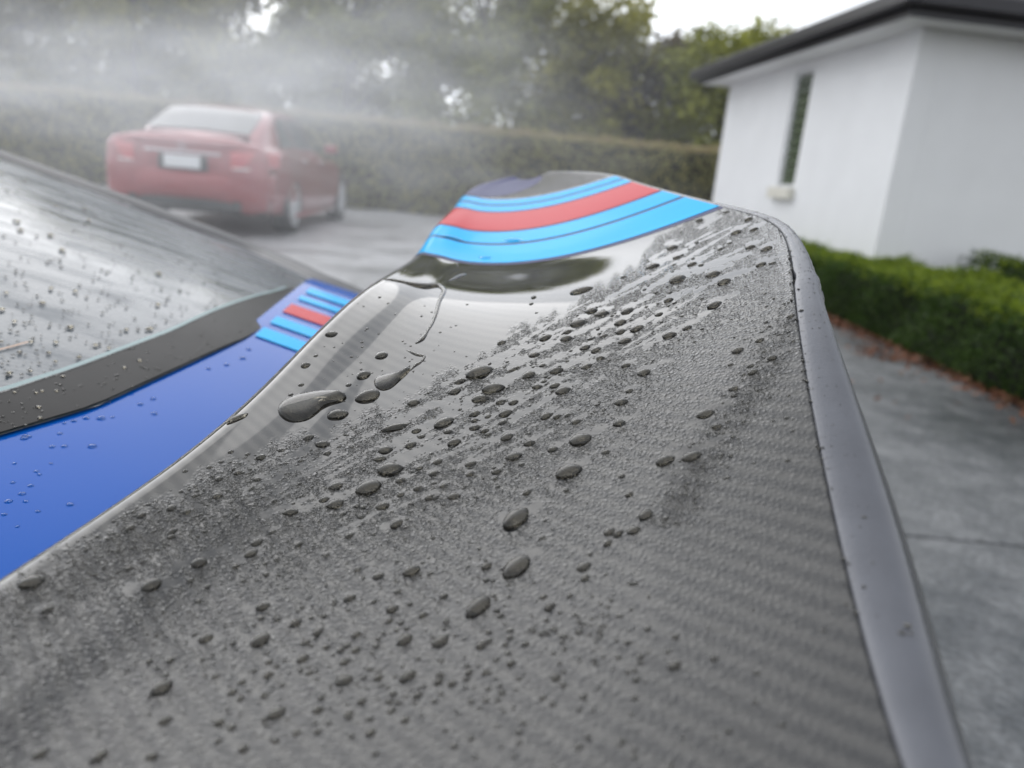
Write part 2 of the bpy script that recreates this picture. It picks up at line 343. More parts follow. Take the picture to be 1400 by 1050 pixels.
# ------------------------------------------------------------------ red saloon
M_RED = simple('metallic_red', (.28, .007, .012), .3, .3, coat=1, noise=.05)
M_CGLASS = simple('car_glass', (.025, .03, .035), .05, spec=.35)
M_TYRE = simple('tyre_rubber', (.018, .018, .018), .85, bump=.3)
M_RIM = simple('alloy', (.62, .63, .65), .4, .25, noise=.05)
M_CHROME = simple('chrome', (.7, .7, .72), .12, 1, noise=.02)
M_BLACK = simple('black_plastic', (.012, .012, .013), .45, noise=.1)
M_LAMP = simple('tail_lamp_red', (.55, .015, .02), .12, spec=.8, coat=1, noise=.06)
M_LAMPW = simple('reverse_lamp', (.75, .72, .70), .15, coat=1, noise=.04)
M_PLATE = simple('number_plate', (.78, .79, .80), .4, noise=.02)
rc = tag(empty('red_car', (-3.74, 9.2, 0), rad(2.5)), 'red saloon car parked in the spray mist in front of the tall hedge', 'car')
BST = np.array([(-1.03,.66,.40,.78,.80),(-.98,.80,.30,.90,.955),(-.85,.865,.23,.945,1.01),(-.4,.895,.19,.955,1.035),(.2,.905,.18,.95,1.01),(1.2,.905,.18,.935,.95),(2.2,.905,.18,.91,.94),(2.8,.895,.19,.87,.91),(3.3,.86,.20,.78,.82),(3.58,.78,.24,.66,.69),(3.66,.66,.33,.58,.60)])
def B_ring(y, m=41):
    w_, zb_, zs, zd = [spline(BST[:, 0], BST[:, i], y) for i in (1, 2, 3, 4)]
    key = np.array([(0, zb_), (.78*w_, zb_), (.955*w_, zb_+.05), (w_, zb_+.22), (w_*1.0, .5*(zb_+zs)+.08), (.965*w_, zs-.07), (.90*w_, zs), (.55*w_, zd), (0, zd+.015)])
    t = np.linspace(0, 1, len(key)); return np.interp(np.linspace(0, 1, m), t, key[:, 0]), np.interp(np.linspace(0, 1, m), t, key[:, 1])
ysn = np.concatenate([np.linspace(-1.03, -.8, 8), np.linspace(-.7, 3.2, 27), np.linspace(3.3, 3.66, 8)])
V = []
for y in ysn:
    x_, z_ = B_ring(y); x = np.concatenate([x_, -x_[-2:0:-1]]); z = np.concatenate([z_, z_[-2:0:-1]])
    V.append(np.stack([x, np.full(len(x), y), z], 1))
m_ = len(V[0]); V = np.concatenate(V); fs = []
for i in range(len(ysn)-1):
    for k in range(m_): fs.append((i*m_+k, i*m_+(k+1) % m_, (i+1)*m_+(k+1) % m_, (i+1)*m_+k))
fs.append(tuple(range(m_))[::-1]); fs.append(tuple((len(ysn)-1)*m_+k for k in range(m_)))
body = mesh_obj('body', V, [tuple(q[::-1]) for q in fs], M_RED, rc)
GST = np.array([(-.72,1.03,.70,.60),(-.35,1.19,.765,.60),(.05,1.35,.79,.575),(.5,1.425,.80,.56),(1.0,1.44,.80,.56),(1.45,1.40,.80,.56),(1.9,1.24,.785,.575),(2.35,.98,.75,.60)])
def G(y, t):
    """greenhouse surface: t 0 at the belt line, .72 at the roof edge, 1 on the centre line (right side)"""
    zt, wb, wt = [spline(GST[:, 0], GST[:, i], y) for i in (1, 2, 3)]
    zb_ = np.minimum(.925, zt-.03)
    key = np.array([0, .6, .74, .86, 1.]); X = [wb, wt+.035, wt-.03, wt*.6, 0*wt]; Z = [zb_, zt-.06, zt-.012, zt+.004, zt+.012]
    return np.array([np.interp(t, key, X), y, np.interp(t, key, Z)])
yg = np.linspace(-.72, 2.35, 34); tg = np.concatenate([np.linspace(0, .6, 7), np.linspace(.66, 1, 9)])
V = np.array([[G(y, t) for t in tg] for y in yg]); Vm = V[:, ::-1][:, 1:]*(-1, 1, 1); V = np.concatenate([V, Vm], 1)
mesh_obj('cabin', V.reshape(-1, 3), grid_faces(V.shape[0], V.shape[1]), M_RED, rc)
def gpatch(name, ya, yb, ta, tb, mir, mat, off=.006, yb_top=None, ya_top=None):
    n = 10; P = []
    for j in range(n):
        t = ta+(tb-ta)*j/(n-1); f_ = j/(n-1); y_a = ya if ya_top is None else ya+(ya_top-ya)*f_; y_b = yb if yb_top is None else yb+(yb_top-yb)*f_
        row = []
        for i in range(n):
            y = y_a+(y_b-y_a)*i/(n-1); p = G(y, t); q = G(y+.01, t)-p; r_ = G(y, min(t+.01, 1))-G(y, t-.01); nn = np.cross(r_, q); nn /= np.linalg.norm(nn); nn *= np.sign(nn[2]+nn[0]*.3+1e-6)
            row.append((p+nn*off)*(mir, 1, 1))
        P.append(row)
    return mesh_obj(name, np.array(P).reshape(-1, 3), grid_faces(n, n), mat, rc)
for mir in (1, -1):
    gpatch('side_window', -.10, .52, .10, .56, mir, M_CGLASS, ya_top=.16); gpatch('side_window', .58, 1.28, .10, .56, mir, M_CGLASS); gpatch('side_window', 1.34, 2.05, .10, .54, mir, M_CGLASS, yb_top=1.58)
# rear window across the whole width
P = []
for i in range(14):
    y = -.60+.66*i/13; zt, wb, wt = [float(spline(GST[:, 0], GST[:, q], y)) for q in (1, 2, 3)]
    P.append([(x*(wt-.045), y-.014, zt+.012-.02*abs(x)**3+.008) for x in np.linspace(-1, 1, 15)])
mesh_obj('rear_window', np.array(P).reshape(-1, 3), grid_faces(14, 15), M_CGLASS, rc)
for sx in (1, -1):
    for y in (0, 2.84):
        a = MB().lathe([(.0, .0), (.385, 0), (.385, .004)], 0, (sx*.902-(.002 if sx > 0 else .002), y, .345), 36); a.build('dark_wheel_well', M_BLACK, rc)  # flat black disc painted in for the shaded wheel well
        tw = MB().lathe([(.20, -.2), (.31, -.2), (.33, -.17), (.33, -.02), (.31, .012), (.245, .016), (.24, -.02)], 0, (sx*.895, y, .33), 40) if sx > 0 else MB().lathe([(.20, .2), (.31, .2), (.33, .17), (.33, .02), (.31, -.012), (.245, -.016), (.24, .02)], 0, (sx*.895, y, .33), 40)
        wh = tw.build('wheel', M_TYRE, rc, True)
        r_ = MB(); c = (sx*.90, y, .33); r_.lathe([(.247, .012*sx), (.235, .014*sx), (.228, -.02*sx), (.205, -.05*sx)], 0, c, 40)
        for q in range(10):
            t = 6.2832*q/10; ca, sa = math.cos(t), math.sin(t); bw = .02
            pts = []
            for rr, ww in ((.05, .022), (.232, .014)):
                for s_ in (-1, 1):
                    for dx in (.008, -.02): pts.append((c[0]+dx*sx, c[1]+rr*ca-s_*ww*sa, c[2]+rr*sa+s_*ww*ca))
            r_.add(pts, [(0, 2, 6, 4), (1, 5, 7, 3), (0, 4, 5, 1), (2, 3, 7, 6), (4, 6, 7, 5), (0, 1, 3, 2)])
        r_.lathe([(0, .01*sx), (.06, .008*sx), (.062, -.02*sx)], 0, c, 24); r_.build('rim', M_RIM, wh, True)
        MB().lathe([(0, -.06*sx), (.2, -.06*sx)], 0, c, 24).build('brake_disc', M_BLACK, wh)
def wrap(name, plan, z0f, z1f, mat, mir, off=.012):
    P = []
    for i, (x, y) in enumerate(plan):
        f_ = i/(len(plan)-1); z0, z1 = z0f(f_), z1f(f_)
        P.append([(mir*x, y, z0+(z1-z0)*k/4) for k in range(5)])
    P = np.array(P); n0 = len(plan)
    # closed shell: the outer skin and an inner one 25 mm further in
    cen = np.array([mir*.5, -.7, 0]); inn = P.copy(); dv = cen-P; dv[..., 2] = 0; dv /= np.linalg.norm(dv, axis=2, keepdims=True); inn = P+dv*.03
    V = np.concatenate([P.reshape(-1, 3), inn.reshape(-1, 3)]); f = [tuple(q) for q in grid_faces(n0, 5)]; b = n0*5
    for i in range(n0-1): f += [(i*5, (i+1)*5, b+(i+1)*5, b+i*5), (i*5+4, b+i*5+4, b+(i+1)*5+4, (i+1)*5+4)]
    f += [tuple([b+(n0-1)*5+k for k in range(5)]+[(n0-1)*5+k for k in range(4, -1, -1)])]
    return mesh_obj(name, V, f, mat, rc)
for mir in (1, -1):
    plan = [(.50, -1.045), (.60, -1.035), (.69, -1.005), (.77, -.955), (.84, -.89), (.888, -.80), (.905, -.64)]
    wrap('tail_light', plan, lambda f: .70+.06*f, lambda f: .905+.015*f-.02*(1-f), M_LAMP, mir)
    wrap('reverse_light', [(.52, -1.056), (.60, -1.046), (.69, -1.016), (.75, -.985)], lambda f: .712, lambda f: .73, M_LAMPW, mir)
    MB().lathe([(.0, -.01), (.045, -.01), (.05, -.03), (.05, .1)], 1, (mir*.55, -1.03, .33), 20).build('exhaust_tip', M_BLACK, rc, True)
    k = MB(); k.box(mir*.95-.09, mir*.95+.09, 1.72, 1.84, .98, 1.10); k.build('wing_mirror', M_RED, rc, True, .03)
    for yy in (.62, 1.55): MB().box(mir*.895-.02, mir*.895+.022, yy-.1, yy+.1, .845, .875).build('door_handle', M_CHROME, rc, True, .008)
    MB().box(mir*.896-.014, mir*.896+.014, .1, 2.3, .17, .24).build('side_skirt', M_RED, rc, True, .01)
def arc_panel(name, hw, prof_, mat, n=25):
    # prof_: (setback, z) from bottom to top; the panel bows round the tail in plan
    P = [[(x, -1.075+.26*abs(x/.895)**3.2+sb, z) for sb, z in prof_] for x in np.linspace(-hw, hw, n)]
    return mesh_obj(name, np.array(P).reshape(-1, 3), grid_faces(n, len(prof_), True), mat, rc)
arc_panel('rear_bumper', .895, [(.16, .36), (.05, .37), (.01, .41), (0, .48), (0, .56), (.01, .62), (.035, .66), (.12, .675)], M_RED)
arc_panel('boot_lid', .60, [(.05, .672), (.028, .70), (.03, .80), (.045, .88), (.04, .93), (.02, .962), (.07, .985), (.3, 1.0)], M_RED)
arc_panel('diffuser', .80, [(.25, .22), (.08, .235), (.05, .28), (.03, .365), (.1, .372)], M_BLACK)
MB().box(-.40, .40, -1.06, -1.0, .835, .862).build('boot_trim', M_CHROME, rc, True, .008)
MB().box(-.26, .26, -1.055, -.99, .665, .82).build('plate_recess', M_BLACK, rc, True, .01)
MB().box(-.19, .19, -1.075, -1.056, .685, .815).build('number_plate', M_PLATE, rc, False, .006)
em = MB()
em.lathe([(.036, -.004), (.042, -.006), (.042, .006), (.036, .004), (.036, -.004)], 1, (0, -1.062, .905), 24)
for q in range(3):
    t = math.pi/2+q*2.0944; ca, sa = math.cos(t), math.sin(t)
    em.add([(-.007*sa, -1.066, .905+.007*ca), (.007*sa, -1.066, .905-.007*ca), (.039*ca, -1.064, .905+.039*sa), (0, -1.06, .905)], [(0, 1, 2), (0, 2, 3), (1, 3, 2)])
em.build('star_emblem', M_CHROME, rc)
MB().box(-.60, .60, -.70, -.64, 1.035, 1.05).build('window_seal', M_BLACK, rc)

# ------------------------------------------------------------------ blue car: axes across (ES, away from the camera) and along (EU, towards its tail)
ES = np.array([.32, .95])/math.hypot(.32, .95); EU = np.array([ES[1], -ES[0]])
def W3(u, s, z):
    u, s, z = np.broadcast_arrays(np.asarray(u, float), np.asarray(s, float), np.asarray(z, float))
    return np.stack([u*EU[0]+s*ES[0], u*EU[1]+s*ES[1], z], -1)
def US(p): return p[..., :2]@EU, p[..., :2]@ES
def soft(s): return np.clip(s-.735, 0, None)
def z_deck(u, s): return .745-.153*(u+.417)-2.2*soft(s)**2-1.2*np.clip(-.50-s, 0, None)**2
def hit(x, y, fz, t0=.05, t1=4.):
    """point where the sight line meets the height field fz(u, s)"""
    d = ray(x, y); ts = np.linspace(t0, t1, 4000); P = ORG+d*ts[:, None]; u, s = US(P); g = P[:, 2]-fz(u, s); k = np.argmax(g < 0)
    if g[k] >= 0: k = np.argmin(np.abs(g))
    return P[k]
EDGE = [(0,600),(130,560),(270,495),(345,460),(386,425),(440,385)]
eu, es = np.array([US(hit(x, y, z_deck)) for x, y in EDGE]).T
def u_edge(s): return np.interp(s, np.concatenate([[-.9], es, [1.1]]), np.concatenate([[eu[0]+.0], eu, [eu[-1]-.05]]))
def z_glass(u, s):
    ue = u_edge(s); return z_deck(ue, np.minimum(s, .74))+.0015+.225*(ue-u)-.03*np.clip(ue-u, 0, None)**2-.25*np.clip(s-.45, 0, None)**2
SIL = [(-160,118),(0,180),(130,228),(250,284),(350,338),(428,384)]
gu_, gs_ = np.array([US(hit(x, y, z_glass)) for x, y in SIL]).T
o_ = np.argsort(gu_)
def s_edge(u): return np.interp(u, gu_[o_], gs_[o_])
FRIT = [(0,541),(100,508),(240,454),(380,400),(428,386)]
fu, fs_ = np.array([US(hit(x, y, z_glass)) for x, y in FRIT]).T
def u_frit(s): return np.interp(s, np.concatenate([[-.9], fs_, [1.1]]), np.concatenate([[fu[0]], fu, [fu[-1]]]))

def glass_mat():
    m, t, p = new_mat('wet_rear_glass'); c = N(t, 'ShaderNodeTexCoord')
    p.inputs['Base Color'].default_value = (.035, .045, .05, 1); p.inputs['IOR'].default_value = 1.52; p.inputs['Specular IOR Level'].default_value = .28
    mp = N(t, 'ShaderNodeMapping'); mp.inputs['Scale'].default_value = (4, 13, 4); mp.inputs['Rotation'].default_value = (0, 0, rad(-52))
    n = N(t, 'ShaderNodeTexNoise', Scale=2.2, Detail=5., Roughness=.6); n2 = N(t, 'ShaderNodeTexNoise', Scale=260., Detail=2.)
    t.links.new(c.outputs['Object'], mp.inputs['Vector']); t.links.new(mp.outputs[0], n.inputs['Vector']); t.links.new(c.outputs['Object'], n2.inputs['Vector'])
    r = N(t, 'ShaderNodeMapRange'); r.inputs['From Min'].default_value = .36; r.inputs['From Max'].default_value = .66; r.inputs['To Min'].default_value = .06; r.inputs['To Max'].default_value = .42
    t.links.new(n.outputs['Fac'], r.inputs['Value']); t.links.new(r.outputs[0], p.inputs['Roughness'])
    b = N(t, 'ShaderNodeBump', Strength=.12, Distance=.002); t.links.new(n2.outputs['Fac'], b.inputs['Height']); t.links.new(b.outputs[0], p.inputs['Normal'])
    # thin water film left in streaks: a faint milky layer
    r2 = N(t, 'ShaderNodeMapRange'); r2.inputs['From Min'].default_value = .4; r2.inputs['From Max'].default_value = .7; r2.inputs['To Max'].default_value = .55
    mxn = N(t, 'ShaderNodeMixRGB'); mxn.inputs['Color1'].default_value = (.055, .07, .085, 1); mxn.inputs['Color2'].default_value = (.08, .098, .115, 1)
    t.links.new(n.outputs['Fac'], r2.inputs['Value']); t.links.new(r2.outputs[0], mxn.inputs['Fac']); t.links.new(mxn.outputs[0], p.inputs['Base Color'])
    return m
M_GLASS = glass_mat()
M_BLUE = simple('blue_paint', (.003, .080, .38), .08, 0, .065, 0, noise=.05, nscale=3)
M_NAVY = simple('navy_film', (.012, .016, .10), .35, spec=.1, noise=.05)
M_CYAN = simple('light_blue_film', (.004, .40, .80), .1, spec=.02, noise=.03, nscale=20)
M_STRED = simple('red_film', (.50, .035, .045), .1, spec=.02, noise=.03, nscale=20)
M_FRIT = simple('black_glass_border', (.012, .0115, .012), .35, spec=.06, noise=.5, nscale=30)
M_TEAL = simple('glass_edge_green', (.12, .21, .22), .4, noise=.06)
M_WIRE = simple('heating_wire', (.42, .26, .17), .5, noise=.06)
M_SEAL = simple('rubber_seal', (.028, .03, .036), .5, noise=.15, nscale=40)

car = tag(empty('blue_car', (0, 0, 0)), 'wet blue car with carbon rear wing and light blue and red racing stripes', 'car')
# deck between the rear window and the tail, rounded over the far shoulder
ss = np.concatenate([np.linspace(-.62, .72, 60), np.linspace(.735, .93, 24)]); rows = []
for q in np.linspace(0, 1, 40):
    ua = u_edge(ss)-.012; uu = ua+(-.035-ua)*q; rows.append(W3(uu, ss, z_deck(uu, ss)))
for a in np.linspace(0, 1, 7)[1:]:
    uu = -.035+.03*math.sin(a*1.57); rows.append(W3(np.full(len(ss), uu), ss, z_deck(-.035, ss)-.03*(1-math.cos(a*1.57))))
for dz in (.12, .3, .5): rows.append(W3(np.full(len(ss), -.005-.02*dz), ss, z_deck(-.035, ss)-.03-dz))
V = np.array(rows); deck = mesh_obj('body', V.reshape(-1, 3), grid_faces(V.shape[0], V.shape[1]), M_BLUE, car)
# far flank and near flank, roof
for sgn, sf in ((1, .93), (-1, -.62)):
    P = []
    for u in np.linspace(-3.2, -.005, 30):
        zt = z_deck(max(u, -.55), sf) if u > -.62 else z_deck(-.55, sf)+.02
        P.append([W3(u, sf+sgn*.03*math.sin(k/8*3.0), zt-(zt-.2)*k/8) for k in range(9)])
    P = np.array(P); mesh_obj('side_panel', P.reshape(-1, 3), grid_faces(30, 9, sgn < 0), M_BLUE, car)
us = np.linspace(-1.75, -.50, 40); P = []
for u in us:                      # roof pillar outside the glass: rubber, then paint rolling down to the shoulder
    s0 = s_edge(u); z0 = z_glass(u, s0); z1 = min(z_deck(-.55, .93)+.02, z0-.004)
    P.append([W3(u, s0+dx*(.93-s0), z0+(z1-z0)*f_) for dx, f_ in ((0, -.0), (.06, .01), (.14, .06), (.3, .25), (.6, .62), (1, 1))])
P = np.array(P); mesh_obj('roof_pillar', P.reshape(-1, 3), grid_faces(len(us), 6), M_BLUE, car)
P = np.array([[W3(u, s_edge(u)-.004+.016*k, z_glass(u, s_edge(u))+(.003, .008, .008, -.004)[k]) for k in range(4)] for u in us]); mesh_obj('window_seal', P.reshape(-1, 3), grid_faces(len(us), 4), M_SEAL, car)
pp = np.linspace(0, 1, 60); qq = np.linspace(0, 1, 60); P = []
for q in qq:
    s = -.60+pp*1.3
    for _ in range(4): u = u_edge(s)-q*1.35; s = -.60+pp*(s_edge(np.minimum(u, gu_.max()))+.60)
    P.append(W3(u, s, z_glass(u, s)))
GP = np.array(P); rw = mesh_obj('rear_window', GP.reshape(-1, 3), grid_faces(60, 60, True), M_GLASS, car)
last = GP[-1]; ru, rs = US(last); P = [last-(0, 0, .002)]
for k, (dx, dz) in enumerate(((-.15, .02), (-.8, .05), (-1.3, .0))): P.append(W3(ru+dx, rs, last[:, 2]-.002+dz))
P = np.array(P); mesh_obj('roof', P.reshape(-1, 3), grid_faces(4, 60, True), M_BLUE, car)
def glass_strip(name, ua, ub, s0, s1, mat, off, n=70, m=8):
    s = np.linspace(s0, s1, n); P = []
    for k in range(m):
        a, b = ua(s), ub(s); u = a+(b-a)*k/(m-1); P.append(W3(u, s, z_glass(u, s)+off))
    return mesh_obj(name, np.array(P).reshape(-1, 3), grid_faces(m, n, True), mat, rw)
S1 = float(np.max(es))-.012
glass_strip('glass_border', lambda s: u_edge(s)-.001, u_frit, -.58, S1, M_FRIT, .0012)
glass_strip('glass_edge', lambda s: u_frit(s)-.0004, lambda s: u_frit(s)-.0042, -.58, S1-.02, M_TEAL, .0018, m=3)
for k in range(7):
    dd = .045+.032*k; glass_strip('heating_wire', lambda s: u_frit(s)-dd, lambda s: u_frit(s)-dd-.0016, -.5, .36-.012*k, M_WIRE, .0012, m=2)

# stripes across the deck, same order as on the wing
def deck_s(x, y): return float(US(hit(x, y, z_deck))[1])
DK = [deck_s(*q) for q in ((345,459),(355,447),(366,441.5),(379,434),(386,427.5),(400,417),(409,411),(415.5,406.5),(421.5,402.5),(430,396.5))]
for nm, mat, a, b in (('light_blue_stripe', M_CYAN, 0, 1), ('light_blue_stripe', M_CYAN, 2, 3), ('red_stripe', M_STRED, 4, 5), ('light_blue_stripe', M_CYAN, 6, 7), ('light_blue_stripe', M_CYAN, 8, 9)):
    s = np.linspace(DK[a], DK[b], 6); P = []
    for q in np.linspace(0, 1, 20): u = (u_edge(s)+.002)+(-.05-u_edge(s))*q; P.append(W3(u, s, z_deck(u, s)+.0012))
    mesh_obj(nm, np.array(P).reshape(-1, 3), grid_faces(20, 6), mat, deck)

# ------------------------------------------------------------------ the carbon wing
LEp = [(0,765,.21),(200,637,.264),(380,490,.352),(490,388,.443),(566,341,.573),(593,304,.66),(616,282,.735),(629,266,.80),(650,252,.858),(700,240,.91)]
SEp = [(1236,1050,.13),(1149,740,.195),(1090,430,.30),(1068,316,.40),(985,282,.5),(905,261,.6),(865,249,.67),(840,241,.72),(797,236,.785),(748,236,.88)]
LE = np.array([(-.185,-.16,.772),(-.180,-.03,.768),(-.170,.09,.766)]+[tuple(at_y(*q)) for q in LEp])
SE = np.array([(.03,-.24,.735),(.062,-.10,.752),(.082,.02,.770)]+[tuple(at_y(*q)) for q in SEp])
K0 = 3                                              # index of the first measured section
sag = np.array([.015,.016,.018,.019,.020,.021,.021,.020,.0165,.013,.011,.009,.006,.002])[:len(LE)]
mid = (LE+SE)/2; tk = np.concatenate([[0], np.cumsum(np.linalg.norm(np.diff(mid, axis=0), axis=1))]); TK = np.arange(len(LE), dtype=float)
def cc(i): return spline(TK, tk, i)
def SURF(i, u):
    """wing surface: i section index (float), u 0 leading edge .. 1 seam"""
    i = np.asarray(i, float); u = np.asarray(u, float); t = spline(TK, tk, i)
    a = spline(tk, LE, t); b = spline(tk, SE, t); sg = spline(tk, sag, t)
    p = a+(b-a)*u[..., None]
    near = np.clip(1-(i-2.5)/3.2, 0, 1)
    z = -sg*4*u*(1-u)*(1+.25*(1-2*u)) - .0065*np.clip(1-u/.045, 0, 1)**2 + .0022*near*np.exp(-((u-.17)/.035)**2) + .0010*np.exp(-((u-.10)/.05)**2)
    p[..., 2] += z
    return p
def NORM(i, u, e=.004):
    du = SURF(i, np.minimum(np.asarray(u)+e, 1.))-SURF(i, np.maximum(np.asarray(u)-e, 0.)); dv = SURF(np.minimum(np.asarray(i)+e*6, TK[-1]), u)-SURF(np.maximum(np.asarray(i)-e*6, 0), u)
    n = np.cross(du, dv); n /= np.linalg.norm(n, axis=-1, keepdims=True)+1e-12; return n*np.sign(n[..., 2:3]+1e-9)
NI, NU = 760, 440
ii = np.interp(np.linspace(0, 1, NI), [0, .08, .80, 1], [0, K0-.15, K0+6, TK[-1]]); uu = np.concatenate([np.linspace(0, .05, 22)[:-1], np.linspace(.05, 1, NU-21)])
I2, U2 = np.meshgrid(ii, uu, indexing='ij'); WP = SURF(I2, U2)
WP[:, -1, 2] -= .0006
arc = np.stack([spline(TK, tk, I2), U2*np.linalg.norm(spline(tk, SE, spline(TK, tk, I2))-spline(tk, LE, spline(TK, tk, I2)), axis=-1)], -1)

# ---- where the beads sit and where the water film is unbroken (surveyed from the photograph, carried onto the surface)
R4 = [(1268,345,50),(1207,430,20),(1167,464,40),(1150,541,26),(1108,580,22),(1182,741,42),(1230,767,58),(1245,803,34),(995,818,44),(952,804,24),(885,797,26),(1080,788,30),(1335,542,24),(1295,650,84),(905,665,92),(733,757,30),(562,850,76),(428,920,80),(835,965,46),(835,900,34),(912,877,34),(705,871,26),(805,856,26),(988,900,34),(663,1010,44),(540,1038,40),(745,965,28),(717,1025,36),(1280,928,56),(1280,998,70),(1240,980,44),(1115,1025,60),(1310,1035,30),(1045,985,26),(1145,832,24),(845,834,24)]
R5 = [(570,492,110),(628,552,92),(955,303,70),(145,583,98),(128,502,56),(195,430,50),(822,363,52),(782,426,46),(908,340,34),(900,366,50),(655,380,36),(1000,255,50),(1040,268,60),(993,236,34),(1137,258,56),(1112,302,50),(1175,325,56),(1112,336,42),(1128,371,52),(1295,217,40),(1260,270,34),(1045,355,30),(973,400,42),(1018,409,46),(1035,440,34),(993,367,24),(868,486,56),(758,503,54),(748,482,32),(812,467,30),(700,482,56),(478,566,52),(495,530,44),(575,592,70),(650,609,40),(702,606,40),(713,624,36),(795,550,42),(860,543,44),(890,562,66),(820,530,28),(980,470,46),(1130,470,40),(1200,492,54),(1300,352,58),(1362,324,40),(670,652,56),(605,662,30),(557,648,46),(556,676,32),(557,702,46),(662,685,36),(590,718,36),(605,731,30),(672,742,54),(440,682,84),(452,718,36),(474,767,56),(310,769,48),(252,698,110),(212,790,60),(190,826,52),(330,717,40),(352,735,32),(228,862,104),(150,932,106),(20,930,50),(25,998,60),(100,1005,30),(130,1010,30),(200,1010,56),(52,1040,40),(273,906,42),(392,880,42),(338,862,34),(410,838,40),(534,844,46),(534,884,34),(632,875,40),(705,813,66),(765,762,46),(857,786,44),(735,846,26),(630,900,24),(828,658,48),(872,659,36),(907,662,30),(940,684,38),(402,916,24),(432,930,32),(335,942,40),(270,960,34),(380,975,44),(472,972,54),(305,1000,28),(958,752,92),(910,870,108),(1110,608,54),(1102,693,50),(1143,565,34),(1050,805,36),(753,953,38),(1280,836,80),(1380,815,80),(1113,890,32),(900,948,28),(1140,968,36),(318,610,52),(146,616,44),(1235,87,54),(1330,138,70),(1120,130,26),(1332,52,36),(1385,80,40),(1310,15,40),(965,176,100),(770,232,20),(782,206,22),(790,266,14),(75,543,28),(122,378,14),(85,433,14),(225,230,10)]
R6 = [(350,14,44),(410,20,48),(128,82,40),(160,84,24),(202,118,58),(247,146,60),(70,50,38),(60,138,80),(390,80,44),(432,76,30),(236,20,26),(212,235,62),(102,323,38),(42,353,56),(34,217,40),(60,230,20),(420,320,18),(380,374,38),(295,413,50),(270,469,26),(427,444,42),(355,495,44),(350,468,32),(500,281,36),(283,562,40),(280,585,30),(180,648,74),(186,672,50),(222,700,46),(486,677,24),(505,719,20),(115,815,80),(237,814,24),(270,814,22),(490,838,24)]
R7 = [(122,322,112),(175,432,56),(582,338,86),(762,254,68),(497,121,44),(540,72,32),(662,43,40),(1115,62,56),(1280,32,62),(978,177,50),(960,219,60),(908,268,36),(1313,74,38),(1040,137,32),(1338,150,38),(1140,188,34),(1055,245,30),(1017,298,30),(1005,421,62),(997,547,86),(780,548,66),(1128,485,56),(1218,515,50),(1337,390,52),(1335,436,22),(1250,577,36),(1166,562,40),(1158,620,54),(1028,636,36),(1021,683,46),(650,628,40),(566,632,34),(767,632,26),(313,758,136),(622,730,100),(472,777,52),(622,852,60),(735,866,54),(833,872,54),(885,884,44),(883,752,46),(918,778,36),(928,710,36),(822,697,34),(1005,765,36),(1058,827,84),(1215,826,50),(1316,704,76),(1312,636,50),(1365,584,42),(1362,530,44),(1380,790,44),(1330,840,44),(28,950,76),(10,740,40),(142,998,78),(370,985,88),(573,995,58),(672,975,56),(262,1012,34),(825,950,34),(925,955,50),(667,133,40),(657,157,36),(795,344,28),(500,275,36),(1120,920,40),(1250,225,30),(1297,592,34),(1185,675,34),(1010,880,30),(1045,950,36),(1212,905,34)]
R8 = [(254,107,58),(78,150,36),(50,75,36),(712,86,120),(712,270,122),(566,424,114),(318,285,76),(186,307,52),(390,294,28),(605,264,50),(434,384,38),(246,429,54),(170,406,30),(360,457,40),(225,478,34),(103,530,40),(285,550,70),(420,558,74),(580,572,50),(292,690,74),(180,700,44),(410,710,44),(470,715,40),(333,768,44),(118,788,44),(230,822,40),(285,855,42),(978,268,62),(975,316,40),(848,424,52),(820,383,34),(920,380,30),(1205,75,60),(1160,138,56),(1100,145,44),(1070,135,50),(1062,185,40),(1290,85,30),(990,225,26),(815,160,30),(820,97,20),(867,700,44),(1320,652,56),(535,676,36),(590,680,34),(675,565,30),(640,625,30),(700,640,40),(70,845,50),(155,910,50),(85,915,30)]
R3 = [(343,831,36),(292,883,46),(360,873,40),(271,922,24),(235,945,24),(255,805,24),(153,837,30)]
beads = []
for lst, ox, oy in ((R4,0,330),(R5,450,330),(R6,900,330),(R7,0,675),(R8,450,675),(R3,900,0)):
    for x, y, l in lst:
        px, py = ox+x/2.8, oy+y/2.8
        if all(math.hypot(px-b[0], py-b[1]) > .28*(l/2.8+b[2]) for b in beads): beads.append((px, py, l/2.8))
wp2, wz = proj(WP.reshape(-1, 3)); wp2[wz < .02] = 1e6
CELL = {}
_k = np.floor(wp2/8).astype(np.int64)
_in = np.where((wp2[:, 0] > -60) & (wp2[:, 0] < 1460) & (wp2[:, 1] > 180) & (wp2[:, 1] < 1120))[0]
for idx in _in: CELL.setdefault((_k[idx, 0], _k[idx, 1]), []).append(idx)
def on_wing(x, y):
    c = []; a, b = int(x//8), int(y//8)
    for i in (-1, 0, 1):
        for j in (-1, 0, 1): c += CELL.get((a+i, b+j), [])
    if not c: return None
    c = np.array(c); d = np.hypot(wp2[c, 0]-x, wp2[c, 1]-y); k = c[d < d.min()+2.5]; k = k[np.argmin(wz[k])] if d.min() < 6 else None
    return None if k is None else (I2.ravel()[k], U2.ravel()[k], WP.reshape(-1, 3)[k])
